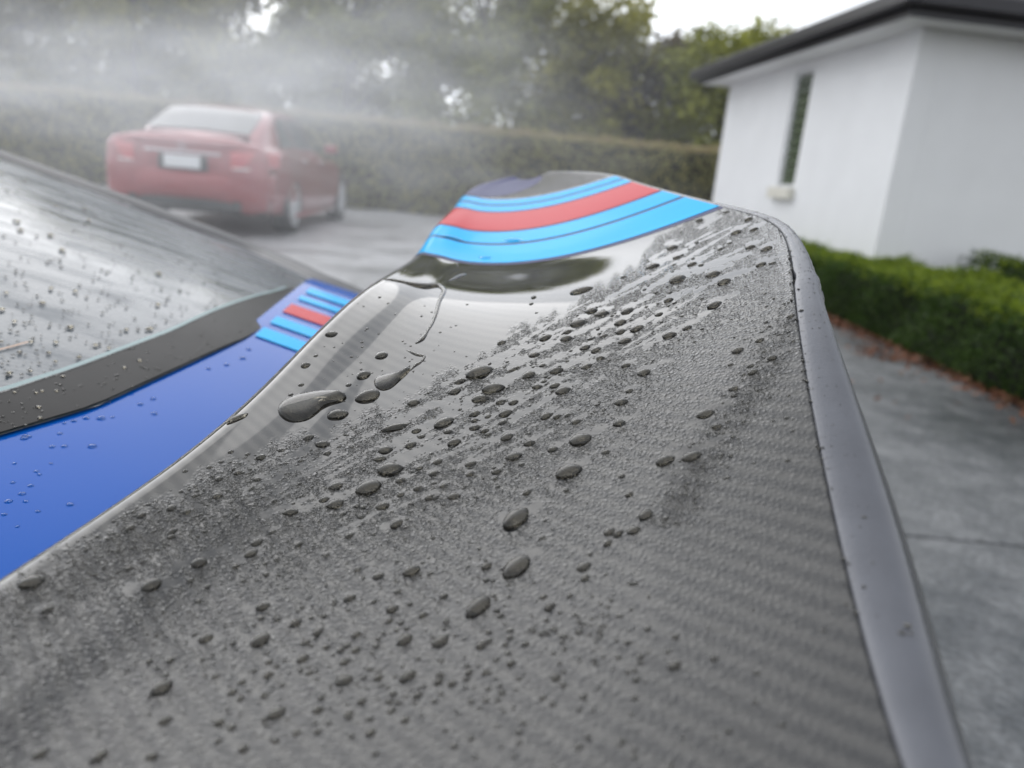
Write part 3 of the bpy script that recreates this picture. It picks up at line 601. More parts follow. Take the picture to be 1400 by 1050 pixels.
# film map: 1 = unbroken film / bare gloss, 0 = covered in fine beads
C1 = np.array([(0,800),(100,745),(200,690),(300,640),(400,602),(470,585),(560,545),(620,510),(690,466),(740,435),(790,416),(850,378),(880,345),(930,310),(985,284),(1100,230)], float)
X, Y = wp2[:, 0], wp2[:, 1]; cy = np.interp(X, C1[:, 0], C1[:, 1])
wob = 9*np.sin(X*.06)+6*np.sin(X*.13+1)+4*np.sin(X*.31+2)
film = np.clip((cy+wob-Y)/22+.5, 0, 1)
film[X > 1105] = 0
def streak(x0, y0, x1, y1, w0, w1, soft_=.6, amt=.95):
    global film
    d = np.array([x1-x0, y1-y0], float); l = np.hypot(*d); d /= l
    m = (np.abs(X-(x0+x1)/2) < l/2+40) & (np.abs(Y-(y0+y1)/2) < abs(y1-y0)/2+40); xx, yy = X[m]-x0, Y[m]-y0
    t = (xx*d[0]+yy*d[1])/l; q = np.abs(-xx*d[1]+yy*d[0]); w_ = w0+(w1-w0)*np.clip(t, 0, 1)
    w_ = w_*(1+.25*np.sin(t*l*.25)+.15*np.sin(t*l*.55+x0))
    e = np.where(t < 0, -t*l, np.where(t > 1, (t-1)*l, 0)); f = np.clip((w_-np.hypot(q, e*1.2))/(np.maximum(w_, .1)*soft_)+.3, 0, 1)*amt
    film[m] = np.maximum(film[m], f)
def zs(ox, oy, k, L_):
    for x0, y0, x1, y1, w_ in L_: streak(ox+x0/k, oy+y0/k, ox+x1/k, oy+y1/k, w_/k*.55, w_/k*.4)
zs(540, 400, 4.375, [(580,430,800,385,60),(0,985,310,915,46),(560,590,760,490,34),(690,765,965,605,40),(460,905,630,865,36),(860,425,1110,335,44),(1050,415,1190,350,30),(840,475,935,455,30),(20,1040,380,880,20),(560,805,660,745,24),(300,700,570,600,46),(1000,455,1210,365,24),(0,900,300,740,60),(120,720,420,590,40),(400,830,560,730,30),(620,690,820,600,24),(760,640,960,540,22),(200,1010,500,900,20),(360,650,640,560,20),(880,330,1200,190,40),(1010,280,1340,120,34),(1180,250,1400,140,40),(780,330,1010,240,28),(1240,300,1400,230,26),(380,1040,560,960,26)])
zs(900, 330, 2.8, [(90,128,352,44,26),(215,150,322,110,24),(-20,90,108,34,30),(200,238,266,212,18),(410,452,494,406,14),(0,370,60,340,26),(120,700,210,670,24),(60,850,160,780,30),(-60,190,80,120,24),(270,560,330,520,14)])
zs(0, 675, 2.8, [(660,285,870,205,34),(140,800,420,725,46),(480,370,690,335,44),(900,255,1000,215,30),(940,440,1050,410,24),(1000,85,1200,10,26),(730,570,850,545,34),(100,290,260,262,40),(1150,60,1400,-30,28)])
zs(450, 675, 2.8, [(200,130,300,95,26),(660,100,800,45,50),(690,250,800,215,36)])
for x, y, l in beads:
    if l > 11 and y < 780:
        a = rad(rng.uniform(20, 30)); k = rng.uniform(.8, 2.6) if y < 640 else rng.uniform(.5, 1.1); streak(x, y-.02*l, x+k*l*math.cos(a), y-k*l*math.sin(a), l*.27, l*.10)
    elif l > 16: streak(x-l*.8, y+l*.25, x+l*.75, y-l*.3, l*.30, l*.2, 1.4, .6)
for _ in range(95):
    x = rng.uniform(330, 960); c = np.interp(x, C1[:, 0], C1[:, 1]); y = c+rng.uniform(4, 150)*(1 if x > 450 else .5); a = rad(rng.uniform(23, 31)); l = rng.uniform(18, 85)
    streak(x, y, x+l*math.cos(a), y-l*math.sin(a), rng.uniform(1.2, 4), rng.uniform(.6, 2))
for x, y, l in beads:                       # under a bead the water is unbroken
    m = (np.abs(X-x) < l*.7) & (np.abs(Y-y) < l*.5); film[m] = np.maximum(film[m], np.clip(2.2-2.4*np.hypot((X[m]-x)/(l*.55), (Y[m]-y-l*.05)/(l*.34)), 0, 1))
dist = Y-cy
film[(I2.ravel() > K0+7.1)] *= .0
grain = np.interp(dist, [-20, 0, 40, 160, 260, 420], [0, .8, 1, .85, .62, .45])*np.interp(X, [0, 700, 1000, 1250], [1, 1, .65, .3])
near_line = np.exp(-((X-(1090-(Y-430)*.62))/45)**2)*((Y > 380) & (Y < 720)); grain = np.clip(np.maximum(grain, near_line*.9), 0, 1.2); grain[I2.ravel() > K0+7.1] = .9

def carbon_mat():
    m, t, p = new_mat('wet_carbon_weave'); lk = t.links.new
    uv = N(t, 'ShaderNodeUVMap'); uv.uv_map = 'UVMap'; sx = N(t, 'ShaderNodeSeparateXYZ'); lk(uv.outputs[0], sx.inputs[0])
    def fl(src, w_):
        d = N(t, 'ShaderNodeMath', _operation='DIVIDE'); d.inputs[1].default_value = w_; lk(src, d.inputs[0]); f = N(t, 'ShaderNodeMath', _operation='FLOOR'); lk(d.outputs[0], f.inputs[0]); return d, f
    TW = .00185
    da, fa = fl(sx.outputs['X'], TW); db, fb = fl(sx.outputs['Y'], TW*2.1)
    ad = N(t, 'ShaderNodeMath', _operation='ADD'); lk(fa.outputs[0], ad.inputs[0]); lk(fb.outputs[0], ad.inputs[1])
    md = N(t, 'ShaderNodeMath', _operation='FLOORED_MODULO'); md.inputs[1].default_value = 4; lk(ad.outputs[0], md.inputs[0])
    lt = N(t, 'ShaderNodeMath', _operation='LESS_THAN'); lt.inputs[1].default_value = 1.5; lk(md.outputs[0], lt.inputs[0])
    nz_ = N(t, 'ShaderNodeTexNoise', Scale=26., Detail=4.); tcn = N(t, 'ShaderNodeTexCoord'); lk(tcn.outputs['Object'], nz_.inputs['Vector'])
    c = N(t, 'ShaderNodeMixRGB'); c.inputs['Color1'].default_value = (.003, .0031, .0034, 1); c.inputs['Color2'].default_value = (.033, .0315, .0285, 1); 
    # the diagonal itself, softened: tows are rounded, not square
    cs = N(t, 'ShaderNodeMath', _operation='ADD'); lk(da.outputs[0], cs.inputs[0]); lk(db.outputs[0], cs.inputs[1]); cw = N(t, 'ShaderNodeMath', _operation='MULTIPLY_ADD'); cw.inputs[1].default_value = math.pi/2; cw.inputs[2].default_value = -1.2; lk(cs.outputs[0], cw.inputs[0])
    sn = N(t, 'ShaderNodeMath', _operation='SINE'); lk(cw.outputs[0], sn.inputs[0]); s5 = N(t, 'ShaderNodeMath', _operation='MULTIPLY_ADD'); s5.inputs[1].default_value = .5; s5.inputs[2].default_value = .5; lk(sn.outputs[0], s5.inputs[0])
    mxw = N(t, 'ShaderNodeMixRGB', Fac=.72); lk(lt.outputs[0], mxw.inputs['Color1']); lk(s5.outputs[0], mxw.inputs['Color2']); lk(mxw.outputs[0], c.inputs['Fac'])
    mu = N(t, 'ShaderNodeMixRGB'); mu.blend_type = 'MULTIPLY'; mu.inputs['Fac'].default_value = .5; lk(c.outputs[0], mu.inputs['Color1'])
    mr = N(t, 'ShaderNodeMapRange'); mr.inputs['From Min'].default_value = .3; mr.inputs['From Max'].default_value = .7; mr.inputs['To Min'].default_value = .6; mr.inputs['To Max'].default_value = 1.4; lk(nz_.outputs['Fac'], mr.inputs['Value']); lk(mr.outputs[0], mu.inputs['Color2'])
    lk(mu.outputs[0], p.inputs['Base Color'])
    af = N(t, 'ShaderNodeAttribute'); af.attribute_name = 'film'; ag = N(t, 'ShaderNodeAttribute'); ag.attribute_name = 'grain'
    inv = N(t, 'ShaderNodeMath', _operation='SUBTRACT'); inv.inputs[0].default_value = 1; lk(af.outputs['Fac'], inv.inputs[1])
    am = N(t, 'ShaderNodeMath', _operation='MULTIPLY'); lk(inv.outputs[0], am.inputs[0]); lk(ag.outputs['Fac'], am.inputs[1])
    rr = N(t, 'ShaderNodeMapRange'); rr.inputs['To Min'].default_value = .05; rr.inputs['To Max'].default_value = .10; lk(am.outputs[0], rr.inputs['Value']); lk(rr.outputs[0], p.inputs['Roughness'])
    # fine beads: domes of two sizes
    wp_ = N(t, 'ShaderNodeTexNoise', Scale=400., Detail=1.); lk(tcn.outputs['Object'], wp_.inputs['Vector'])
    wa = N(t, 'ShaderNodeMixRGB'); wa.blend_type = 'LINEAR_LIGHT'; wa.inputs['Fac'].default_value = .0008; lk(tcn.outputs['Object'], wa.inputs['Color1']); lk(wp_.outputs['Color'], wa.inputs['Color2'])
    hs = []
    for sc_, r_ in ((560., .50), (980., .52)):
        v = N(t, 'ShaderNodeTexVoronoi', Scale=sc_); v.inputs['Randomness'].default_value = .95; lk(wa.outputs[0], v.inputs['Vector'])
        a = N(t, 'ShaderNodeMapRange'); a.inputs['From Min'].default_value = 0; a.inputs['From Max'].default_value = r_; a.inputs['To Min'].default_value = 1; a.inputs['To Max'].default_value = 0; lk(v.outputs['Distance'], a.inputs['Value'])
        pw = N(t, 'ShaderNodeMath', _operation='POWER'); pw.inputs[1].default_value = .6; lk(a.outputs[0], pw.inputs[0]); h = N(t, 'ShaderNodeMath', _operation='MULTIPLY'); h.inputs[1].default_value = 560./sc_; lk(pw.outputs[0], h.inputs[0]); hs.append(h)
    hm = N(t, 'ShaderNodeMath', _operation='MAXIMUM'); lk(hs[0].outputs[0], hm.inputs[0]); lk(hs[1].outputs[0], hm.inputs[1])
    b = N(t, 'ShaderNodeBump', Distance=.00050); lk(hm.outputs[0], b.inputs['Height']); lk(am.outputs[0], b.inputs['Strength']); lk(b.outputs[0], p.inputs['Normal'])
    p.inputs['IOR'].default_value = 1.5; p.inputs['Specular IOR Level'].default_value = .5; p.inputs['Coat Weight'].default_value = .2; p.inputs['Coat Roughness'].default_value = .03; lk(b.outputs[0], p.inputs['Coat Normal'])
    return m
M_CARBON = carbon_mat()
wing = empty('rear_wing', (0, 0, 0), 0, car)
skin = mesh_obj('carbon_skin', WP.reshape(-1, 3), grid_faces(NI, NU, True), M_CARBON, wing, uv=arc.reshape(-1, 2))
for nm, dat in (('film', film), ('grain', grain)):
    at = skin.data.attributes.new(nm, 'FLOAT', 'POINT'); at.data.foreach_set('value', np.asarray(dat, np.float32).ravel())
# underside
i3, u3 = np.meshgrid(np.linspace(0, TK[-1], 70), np.linspace(0, 1, 24), indexing='ij'); UPt = SURF(i3, u3); UPt[..., 2] -= .0002+.014*np.sqrt(np.clip(u3, 0, 1)*np.clip(1.15-u3, 0, 1))+.0015*(u3 > .98)
UPt[:, 0] += (0, 0, .0002)
mesh_obj('underside', UPt.reshape(-1, 3), grid_faces(70, 24), simple('dull_carbon', (.03, .03, .032), .4, noise=.1), wing)
# trailing lip
wl = np.array([.014,.015,.0160,.0165,.0195,.0138,.0084,.0060,.0045,.004,.004,.0035,.003,.003])[:len(LE)]
il = np.linspace(0, TK[-1], 300); tl = spline(TK, tk, il); sp = SURF(il, np.ones(300)); spl = wl_ = spline(tk, wl, tl)
tan = np.gradient(sp, axis=0); out = np.stack([tan[:, 1], -tan[:, 0], np.zeros(300)], 1); out /= np.linalg.norm(out, axis=1, keepdims=True)
slope_in = SURF(il, np.ones(300))-SURF(il, np.full(300, .96)); sl = slope_in[:, 2]/np.linalg.norm(slope_in[:, :2], axis=1)
gap = .00016+.0011*np.exp(-((il-(K0+2.32))/.05)**2)+.0004*np.exp(-((il-(K0+2.5))/.16)**2)*(np.sin(il*90)*.5+.5)
prof = [(0,-.0035),(0,-.0002),(.03,.0003),(.2,.0009),(.4,.0010),(.6,.0002),(.75,-.0012),(.87,-.0031),(.95,-.0054),(.99,-.0082),(1.0,-.0105)]
def lip_pts(pr): return np.array([[sp[k]+out[k]*(gap[k]+wl_[k]*a)+np.array([0, 0, sl[k]*wl_[k]*a*.5+h*(.55+.45*min(1, wl_[k]/.012))]) for a, h in pr] for k in range(300)])
M_LIP = simple('lip_paint', (.105, .109, .124), .26, .15, .4, 0, noise=.10, nscale=60, bump=.06, bscale=900)
LP = lip_pts(prof); mesh_obj('trailing_lip', LP.reshape(-1, 3), grid_faces(300, len(prof), True), M_LIP, wing)
pr2 = [(.985,-.0090),(1.10,-.0096),(1.16,-.0115),(1.12,-.0142),(.9,-.0155),(.4,-.0158),(0,-.0150)]
LP2 = lip_pts(pr2); mesh_obj('edge_trim', LP2.reshape(-1, 3), grid_faces(300, len(pr2), True), simple('grey_black_trim', (.02, .021, .022), .25, noise=.15, nscale=40), wing)
# stands that carry the wing on the deck
for ik in (2.2, 8.2):
    b = SURF(np.array([ik, ik]), np.array([.45, .72])); sgm = MB(); top = []; 
    for q, (c0, dz) in enumerate(((b, -.016),)):
        pass
    pts = []
    for zc in (0, 1):
        for c0 in b:
            u, s = US(c0); zz = c0[2]-.010 if zc else float(z_deck(min(u, -.04), s))-.01
            for ds in (-.014, .014): pts.append(tuple(W3(u-(0 if zc else .02), s+ds, zz)))
    sgm.add(pts, [(0,1,3,2),(4,6,7,5),(0,4,5,1),(2,3,7,6),(0,2,6,4),(1,5,7,3)]); sgm.build('stand', M_BLACK, wing, bevel=.003)
# stripes: films lying on the clear coat
def film_strip(name, mat, ia, ib, ua, ub, off, n=10, m=120):
    """ia, ib: section index of the two sides at the leading edge and at the seam"""
    P = []
    for u in np.linspace(ua, ub, m):
        i = np.linspace(ia, ib, n); P.append(SURF(i, np.full(n, u))+NORM(i, np.full(n, u))*off)
    return mesh_obj(name, np.array(P).reshape(-1, 3), grid_faces(m, n), mat, wing)
k = K0+4.
film_strip('navy_stripe', M_NAVY, k-.06, k+3.03, .006, .997, .00022, 30)
film_strip('light_blue_stripe', M_CYAN, k+0., k+.52, .01, .998, .0005); film_strip('light_blue_stripe', M_CYAN, k+.58, k+.97, .01, .998, .0005)
film_strip('red_stripe', M_STRED, k+1.02, k+1.98, .01, .998, .0005, 14)
film_strip('light_blue_stripe', M_CYAN, k+2.04, k+2.44, .01, .998, .0005); film_strip('light_blue_stripe', M_CYAN, k+2.56, k+2.96, .01, .998, .0005)
P = []
for q in np.linspace(0, 1, 40):
    i = np.linspace(k+3.03, k+5., 40); u = .006+(.03+.80*((i-k-3.03)/1.97)**.6-.006)*q; P.append(SURF(i, u)+NORM(i, u)*.00022)
mesh_obj('navy_end', np.array(P).reshape(-1, 3), grid_faces(40, 40), M_NAVY, wing)

# ------------------------------------------------------------------ water
def water_mat():
    m, t, p = new_mat('water'); p.inputs['Base Color'].default_value = (1, .985, .95, 1); p.inputs['Transmission Weight'].default_value = 1; p.inputs['IOR'].default_value = 1.33; p.inputs['Roughness'].default_value = .0
    return m
M_WATER = water_mat()
def bead_mat(name, tint, through):
    m, t, p = new_mat(name); p.inputs['Base Color'].default_value = (*tint, 1); p.inputs['Transmission Weight'].default_value = through; p.inputs['IOR'].default_value = 1.47; p.inputs['Roughness'].default_value = .0
    return m
M_BEAD = bead_mat('water_bead', (.26, .24, .19), .955)
M_MICRO = bead_mat('minute_bead', (.22, .21, .18), .86)
def dome(rings, seg, tail, lean, pw=.5, name='water_droplet', seed=0):
    rg = np.random.default_rng(seed); v = [(lean, 0, 1)]; ph = rg.uniform(0, 6.28, 3); am = rg.uniform(.0, .05, 3)
    def outline(t):
        x, y = math.cos(t), math.sin(t); r = 1+am[0]*math.cos(2*t+ph[0])+am[1]*math.cos(3*t+ph[1])+am[2]*math.cos(5*t+ph[2])*.6
        y *= 1-(tail if x > 0 else .22)*abs(x)**2.2
        return x*r, y*r
    for k in range(1, rings+1):
        q = math.sin(k/rings*math.pi/2); h = max(0, 1-q**2)**pw
        if k == rings: h = -.06
        for j in range(seg):
            x, y = outline(2*math.pi*j/seg); v.append((x*q+lean*h, y*q, h))
    f = [(0, 1+j, 1+(j+1) % seg) for j in range(seg)]
    for k in range(rings-1):
        for j in range(seg):
            a = 1+k*seg; f.append((a+j, a+seg+j, a+seg+(j+1) % seg, a+(j+1) % seg))
    b = 1+(rings-1)*seg; f.append(tuple(b+j for j in range(seg-1, -1, -1)))
    me = bpy.data.meshes.new(name); me.from_pydata(v, [], f); me.update(); me.polygons.foreach_set('use_smooth', [True]*len(f)); me.materials.append(M_BEAD)
    return me
PROTO = [dome(9, 26, t_, l_, .52, seed=q) for q, (t_, l_) in enumerate([(.15, -.08), (.3, -.12), (.42, -.15), (.2, .05), (.5, -.2), (.1, 0)])]
def frame_at(p, n, d):
    n = n/np.linalg.norm(n); x = d-n*(d@n); x /= np.linalg.norm(x); y = np.cross(n, x); return x, y, n
def pix_dir(p, n, ang):
    """direction on the surface at p that runs at ang (up from the horizontal) in the picture, and metres per pixel along it"""
    (a, z_) = proj(p); d = ray(a[0]+math.cos(ang)*2, a[1]-math.sin(ang)*2); t = ((p-ORG)@n)/(d@n); q = ORG+d*t
    v = q-p; return v/np.linalg.norm(v), np.linalg.norm(v)/2
drops = []
for x, y, l in beads:
    h = on_wing(x, y+l*.06)
    if h is None or h[1] > .995: continue
    n = NORM(np.array([h[0]]), np.array([h[1]]))[0]
    a = rad(rng.uniform(6, 26)) if y < 700 else rad(rng.uniform(18, 40))
    if l > 36 and 700 < y < 830 and x > 640: a = rad(42)
    if x > 1000: a = rad(20)
    d, mpp = pix_dir(h[2], n, a); half = min(l*.5*mpp, .0105)
    vx = proj(h[2]+np.cross(n, d)*half*.6)[0]-proj(h[2])[0]
    drops.append((l, h[2], n, d, half, y, x))
drops.sort(key=lambda q: -q[0])
def put(me, p, n, d, half, wid, hgt, parent=None):
    x, yv, nn = frame_at(p, n, d); o = bpy.data.objects.new('water_droplet', me); COL.objects.link(o)
    o.matrix_world = Matrix([[x[0]*half, yv[0]*wid, nn[0]*hgt, p[0]], [x[1]*half, yv[1]*wid, nn[1]*hgt, p[1]], [x[2]*half, yv[2]*wid, nn[2]*hgt, p[2]], [0, 0, 0, 1]]); return o
def where(x, y):
    if x > 985 and y < 420: return 'small clear water bead near the far corner of the carbon wing tip'
    if y < 470 and x > 640: return 'clear teardrop water bead among bright film streaks past the middle of the wing'
    if x < 470 and y < 640: return 'clear water bead on the smooth glossy front edge of the carbon wing'
    if y < 640 and x < 880: return 'clear teardrop water bead on the grainy wet band across the wing'
    if y < 760 and x >= 880: return 'small clear water bead on the matt carbon beside the trailing lip'
    if x < 330: return 'clear water bead on the near part of the wing below the blue deck'
    if y < 830: return 'rounded water bead on the near carbon weave below the streaked band'
    return 'soft blurred water bead at the near end of the carbon wing'
NAMED = [((113,946),'large oval water drop in a pale halo, biggest at the near end of the wing'),((222,936),'large round water drop beside the one with the pale halo'),((653,506),'largest plump drop in mid wing, at the end of a white film patch'),((674,527),'long drop just below the plump one by the white film patch'),((775,641),'biggest drop on the open matt carbon, lower of two near the lip'),((792,598),'plump drop on the open matt carbon, upper of two near the lip'),((704,706),'wide oval drop on banded weave, topmost of three in a line'),((704,771),'steeply tilted oval drop on banded weave, middle of three in a line'),((652,827),'tilted oval drop on banded weave, lowest of three in a line'),((503,663),'wide flat drop beneath the streaked band, lower of two alike'),((531,638),'wide flat drop beneath the streaked band, upper of two alike'),((607,574),'bright-topped tilted drop within the bluish film streaks'),((502,538),'flat drop touching the bottom end of the water runnel'),((964,563),'plump drop near the lip with a small drop tucked under it'),((44,790),'pointed drop on the rim beside the blue deck, largest there'),((324,568),'slim pointed drop alone on the glossy front rim'),((208,796),'plump drop with a white wet patch on its side'),((357,870),'round shiny drop in the open near the front half of the wing'),((791,438),'plump drop in white film close below the cleared glossy area'),((453,453),'single drop alone on the glossy pale front of the wing')]
deck_list = [(30,676,11),(96,690,11),(12,687,12),(40,598,8),(126,611,13),(138,573,12),(118,572,9),(211,566,9),(192,553,8),(101,576,8),(33,600,11),(50,645,8),(42,665,9),(35,687,8),(72,612,9),(88,611,9),(82,594,8),(210,546,8),(54,650,7),(20,634,7),(35,597,10),(154,571,6),(149,551,6),(88,580,6),(310,499,7),(332,490,8),(285,505,6),(340,478,6),(52,700,8),(18,660,8),(70,634,6),(6,705,9),(24,720,7)]
glass_list = [(96,450,9),(58,416,8),(13,513,10),(20,442,7),(67,485,7),(108,491,7),(131,474,7),(43,470,7),(77,470,7),(27,484,7),(42,510,6),(76,497,6),(50,540,6),(86,518,6),(170,505,6),(206,451,7),(149,478,6),(20,539,6),(58,538,6),(53,560,8),(55,575,8),(78,537,6),(191,495,6),(202,452,6),(173,453,6),(160,452,5),(220,440,5),(257,462,5),(276,444,5),(103,400,6),(70,396,6),(116,287,6),(76,283,6),(103,254,6),(33,248,7),(24,304,7),(28,316,7),(69,323,6),(66,336,5),(85,343,6),(106,344,5),(37,338,5),(93,298,5),(64,299,5),(121,303,6),(2,240,6),(217,375,6),(216,418,6),(239,380,5),(300,395,5),(320,380,5),(18,396,5),(9,402,6),(40,426,5),(45,443,5),(3,425,8),(2,470,6),(0,485,5)]
ONES = ['', 'first', 'second', 'third', 'fourth', 'fifth', 'sixth', 'seventh', 'eighth', 'ninth', 'tenth', 'eleventh', 'twelfth', 'thirteenth', 'fourteenth', 'fifteenth', 'sixteenth', 'seventeenth', 'eighteenth', 'nineteenth']
def ordinal(k):
    if k < 20: return ONES[k]
    t_, o1 = divmod(k, 10); return ['', '', 'twentieth', 'thirtieth', 'fortieth', 'fiftieth'][t_] if o1 == 0 else ['', '', 'twenty', 'thirty', 'forty', 'fifty'][t_]+'-'+ONES[o1]
MARKS = [((113,946),'the big haloed drop'),((222,936),'the round drop by the haloed one'),((653,506),'the plump drop ending the white patch'),((775,641),'the biggest drop on open carbon'),((792,598),'the smaller plump drop on open carbon'),
 ((704,706),'the topmost of the three ovals in line'),((652,827),'the lowest of the three ovals in line'),((503,663),'the lower wide flat drop'),((607,574),'the tilted drop in bluish film'),((964,563),'the plump drop near the lip'),((44,790),'the pointed drop on the rim'),
 ((208,796),'the drop with a white wet patch'),((357,870),'the shiny round drop in the open'),((791,438),'the drop below the cleared gloss'),((427,557),'the curled puddle drop'),((560,480),'the hooked runnel'),((985,285),'the corner of the stripes'),((1085,425),'the notch in the lip seam'),((907,628),'the twin drops by the lip'),((640,950),'the middle of the blurred near end'),((300,640),'the fine mist of beads by the rim')]
COUNT = {}
def bead_label(x, y, l):
    (mx_, my_), nm = min(MARKS, key=lambda q: (q[0][0]-x)**2+((q[0][1]-y)*1.3)**2); dx, dy = x-mx_, (y-my_)*1.3
    side = ('lipward of' if dx > 0 else 'windowward of') if abs(dx) > abs(dy) else ('beyond' if dy < 0 else 'this side of')
    return nm, side, math.hypot(dx, dy), ('small' if l < 13 else 'middling' if l < 22 else 'large')
n_ind = 0; small = []; waiting = []
cap_wing = 218
for q, (l, p, n, d, half, y, x) in enumerate(drops):
    wid = half*rng.uniform(.6, .78); hg = half*rng.uniform(.42, .54)
    if min(math.hypot(x-a, y-b) for a, b in ((794,393),(540,579),(323,567),(700,502),(203,634),(153,658),(621,387)))<7: wid, hg = wid*.5, hg*.55
    if q >= cap_wing: small.append((p, n, d, half, wid, hg)); continue
    o = put(PROTO[int(rng.integers(0, 6))], p, n, d, half, wid, hg); lab = None
    for (a, b), s in NAMED:
        if math.hypot(a-x, b-y) < 7 and s: lab = s; NAMED.remove(((a, b), s)); break
    tag(o, lab, 'water droplet', 'water beads on the carbon wing')
    if not lab: waiting.append((o, *bead_label(x, y, l)))
for o, nm, side, dd, sz in sorted(waiting, key=lambda q: q[3]):
    kk = (nm, side, sz); COUNT[kk] = COUNT.get(kk, 0)+1
    o['label'] = '%s %s bead %s %s' % (ordinal(COUNT[kk]), sz, {'lipward of': 'towards the lip from', 'windowward of': 'towards the window from', 'beyond': 'beyond', 'this side of': 'short of'}[side], nm)
def plane_normal(fz, u, s, e=.004):
    a = W3(u+e, s, fz(u+e, s))-W3(u-e, s, fz(u-e, s)); b = W3(u, s+e, fz(u, s+e))-W3(u, s-e, fz(u, s-e)); n = np.cross(a, b); n /= np.linalg.norm(n); return n*np.sign(n[2])
for lst, fz, lab, grp in ((deck_list, z_deck, 'on the blue painted deck', 'water beads on the blue deck'), (glass_list, z_glass, 'on the rear window glass', 'water beads on the rear window')):
    lst = sorted(lst, key=lambda e_: math.hypot(e_[0]-400, e_[1]-430)) if lst is deck_list else sorted(lst, key=lambda e_: -e_[2])
    lst = lst[:42]; lst = sorted(lst, key=lambda e_: math.hypot(e_[0]-400, e_[1]-430)); cnt = 0
    for q, (x, y, l) in enumerate(lst):
        if fz is z_glass and y > np.interp(x, [e_[0] for e_ in EDGE], [e_[1] for e_ in EDGE]): continue
        p = hit(x, y, fz); u, s = US(p); n = plane_normal(fz, u, s); p = np.array(W3(u, s, fz(u, s)+(.0013 if fz is z_glass else 0))); d, mpp = pix_dir(p, n, rad(10)); half = min(l*.5*mpp, .0035)
        o = put(PROTO[q % 6], p, n, d, half, half*.85, half*.5)
        if fz is z_deck: o.material_slots[0].link = 'OBJECT'; o.material_slots[0].material = M_WATER
        cnt += 1; tag(o, '%s water bead counted from the striped corner, %s' % (ordinal(cnt), lab), 'water droplet', grp)
# fine beads, thousands, as one mass
LOW = dome(3, 8, .15, -.05, .55, 'low', 5); lv = np.array([v.co[:] for v in LOW.vertices]); lf = [tuple(f.vertices) for f in LOW.polygons]; bpy.data.meshes.remove(LOW)
def scatter(n, fx):
    out_ = []; tries = 0
    while len(out_) < n and tries < n*6:
        tries += 1; x, y, l = fx(); h = on_wing(x, y)
        if h is None or h[1] > .99 or h[1] < .012: continue
        out_.append((x, y, l, h))
    return out_
def below(lo, hi, x0, x1, l0, l1):
    def f_():
        x = rng.uniform(x0, x1); return x, np.interp(x, C1[:, 0], C1[:, 1])+rng.uniform(lo, hi), l0+(l1-l0)*rng.random()**2.2
    return f_
pool = scatter(520, below(-6, 75, 20, 360, 2.5, 8)) + scatter(500, below(0, 170, 380, 960, 2.2, 7)) + scatter(260, below(150, 420, 60, 700, 3, 8)) \
     + scatter(220, lambda: (rng.normal(640, 190), rng.normal(900, 75), rng.uniform(4, 13))) + scatter(160, lambda: (lambda y: (1088-(y-430)*.62+rng.normal(0, 26), y, rng.uniform(2, 7)))(rng.uniform(395, 720))) \
     + scatter(60, lambda: (rng.normal(790, 40), 850+rng.normal(0, 30), rng.uniform(4, 10))) + scatter(70, lambda: (rng.uniform(440, 640), rng.uniform(400, 560), rng.uniform(1.5, 4)))
for x, y, l, h in pool:
    n = NORM(np.array([h[0]]), np.array([h[1]]))[0]; d, mpp = pix_dir(h[2], n, rad(rng.uniform(5, 30))); half = l*.5*mpp
    small.append((h[2], n, d, half, half*.8, half*.5))
# froth of tiny beads along the seam of the lip
for i in np.concatenate([rng.uniform(K0+1.6, K0+4.1, 150), rng.uniform(K0+.6, K0+1.8, 25)]):
    sgn = rng.choice([-1, 1]); u = 1-abs(rng.normal(0, .004)); p = SURF(np.array([i]), np.array([u]))[0]; n = np.array([0, 0, 1.]); 
    k = int(np.argmin(abs(il-i)))
    if sgn > 0: p = sp[k]+out[k]*(gap[k]+rng.uniform(.0003, .0028))+np.array([0, 0, .0003])
    half = rng.uniform(.0003, .0008); small.append((p, n, np.array([.9, .3, 0]), half, half*.8, half*.6))
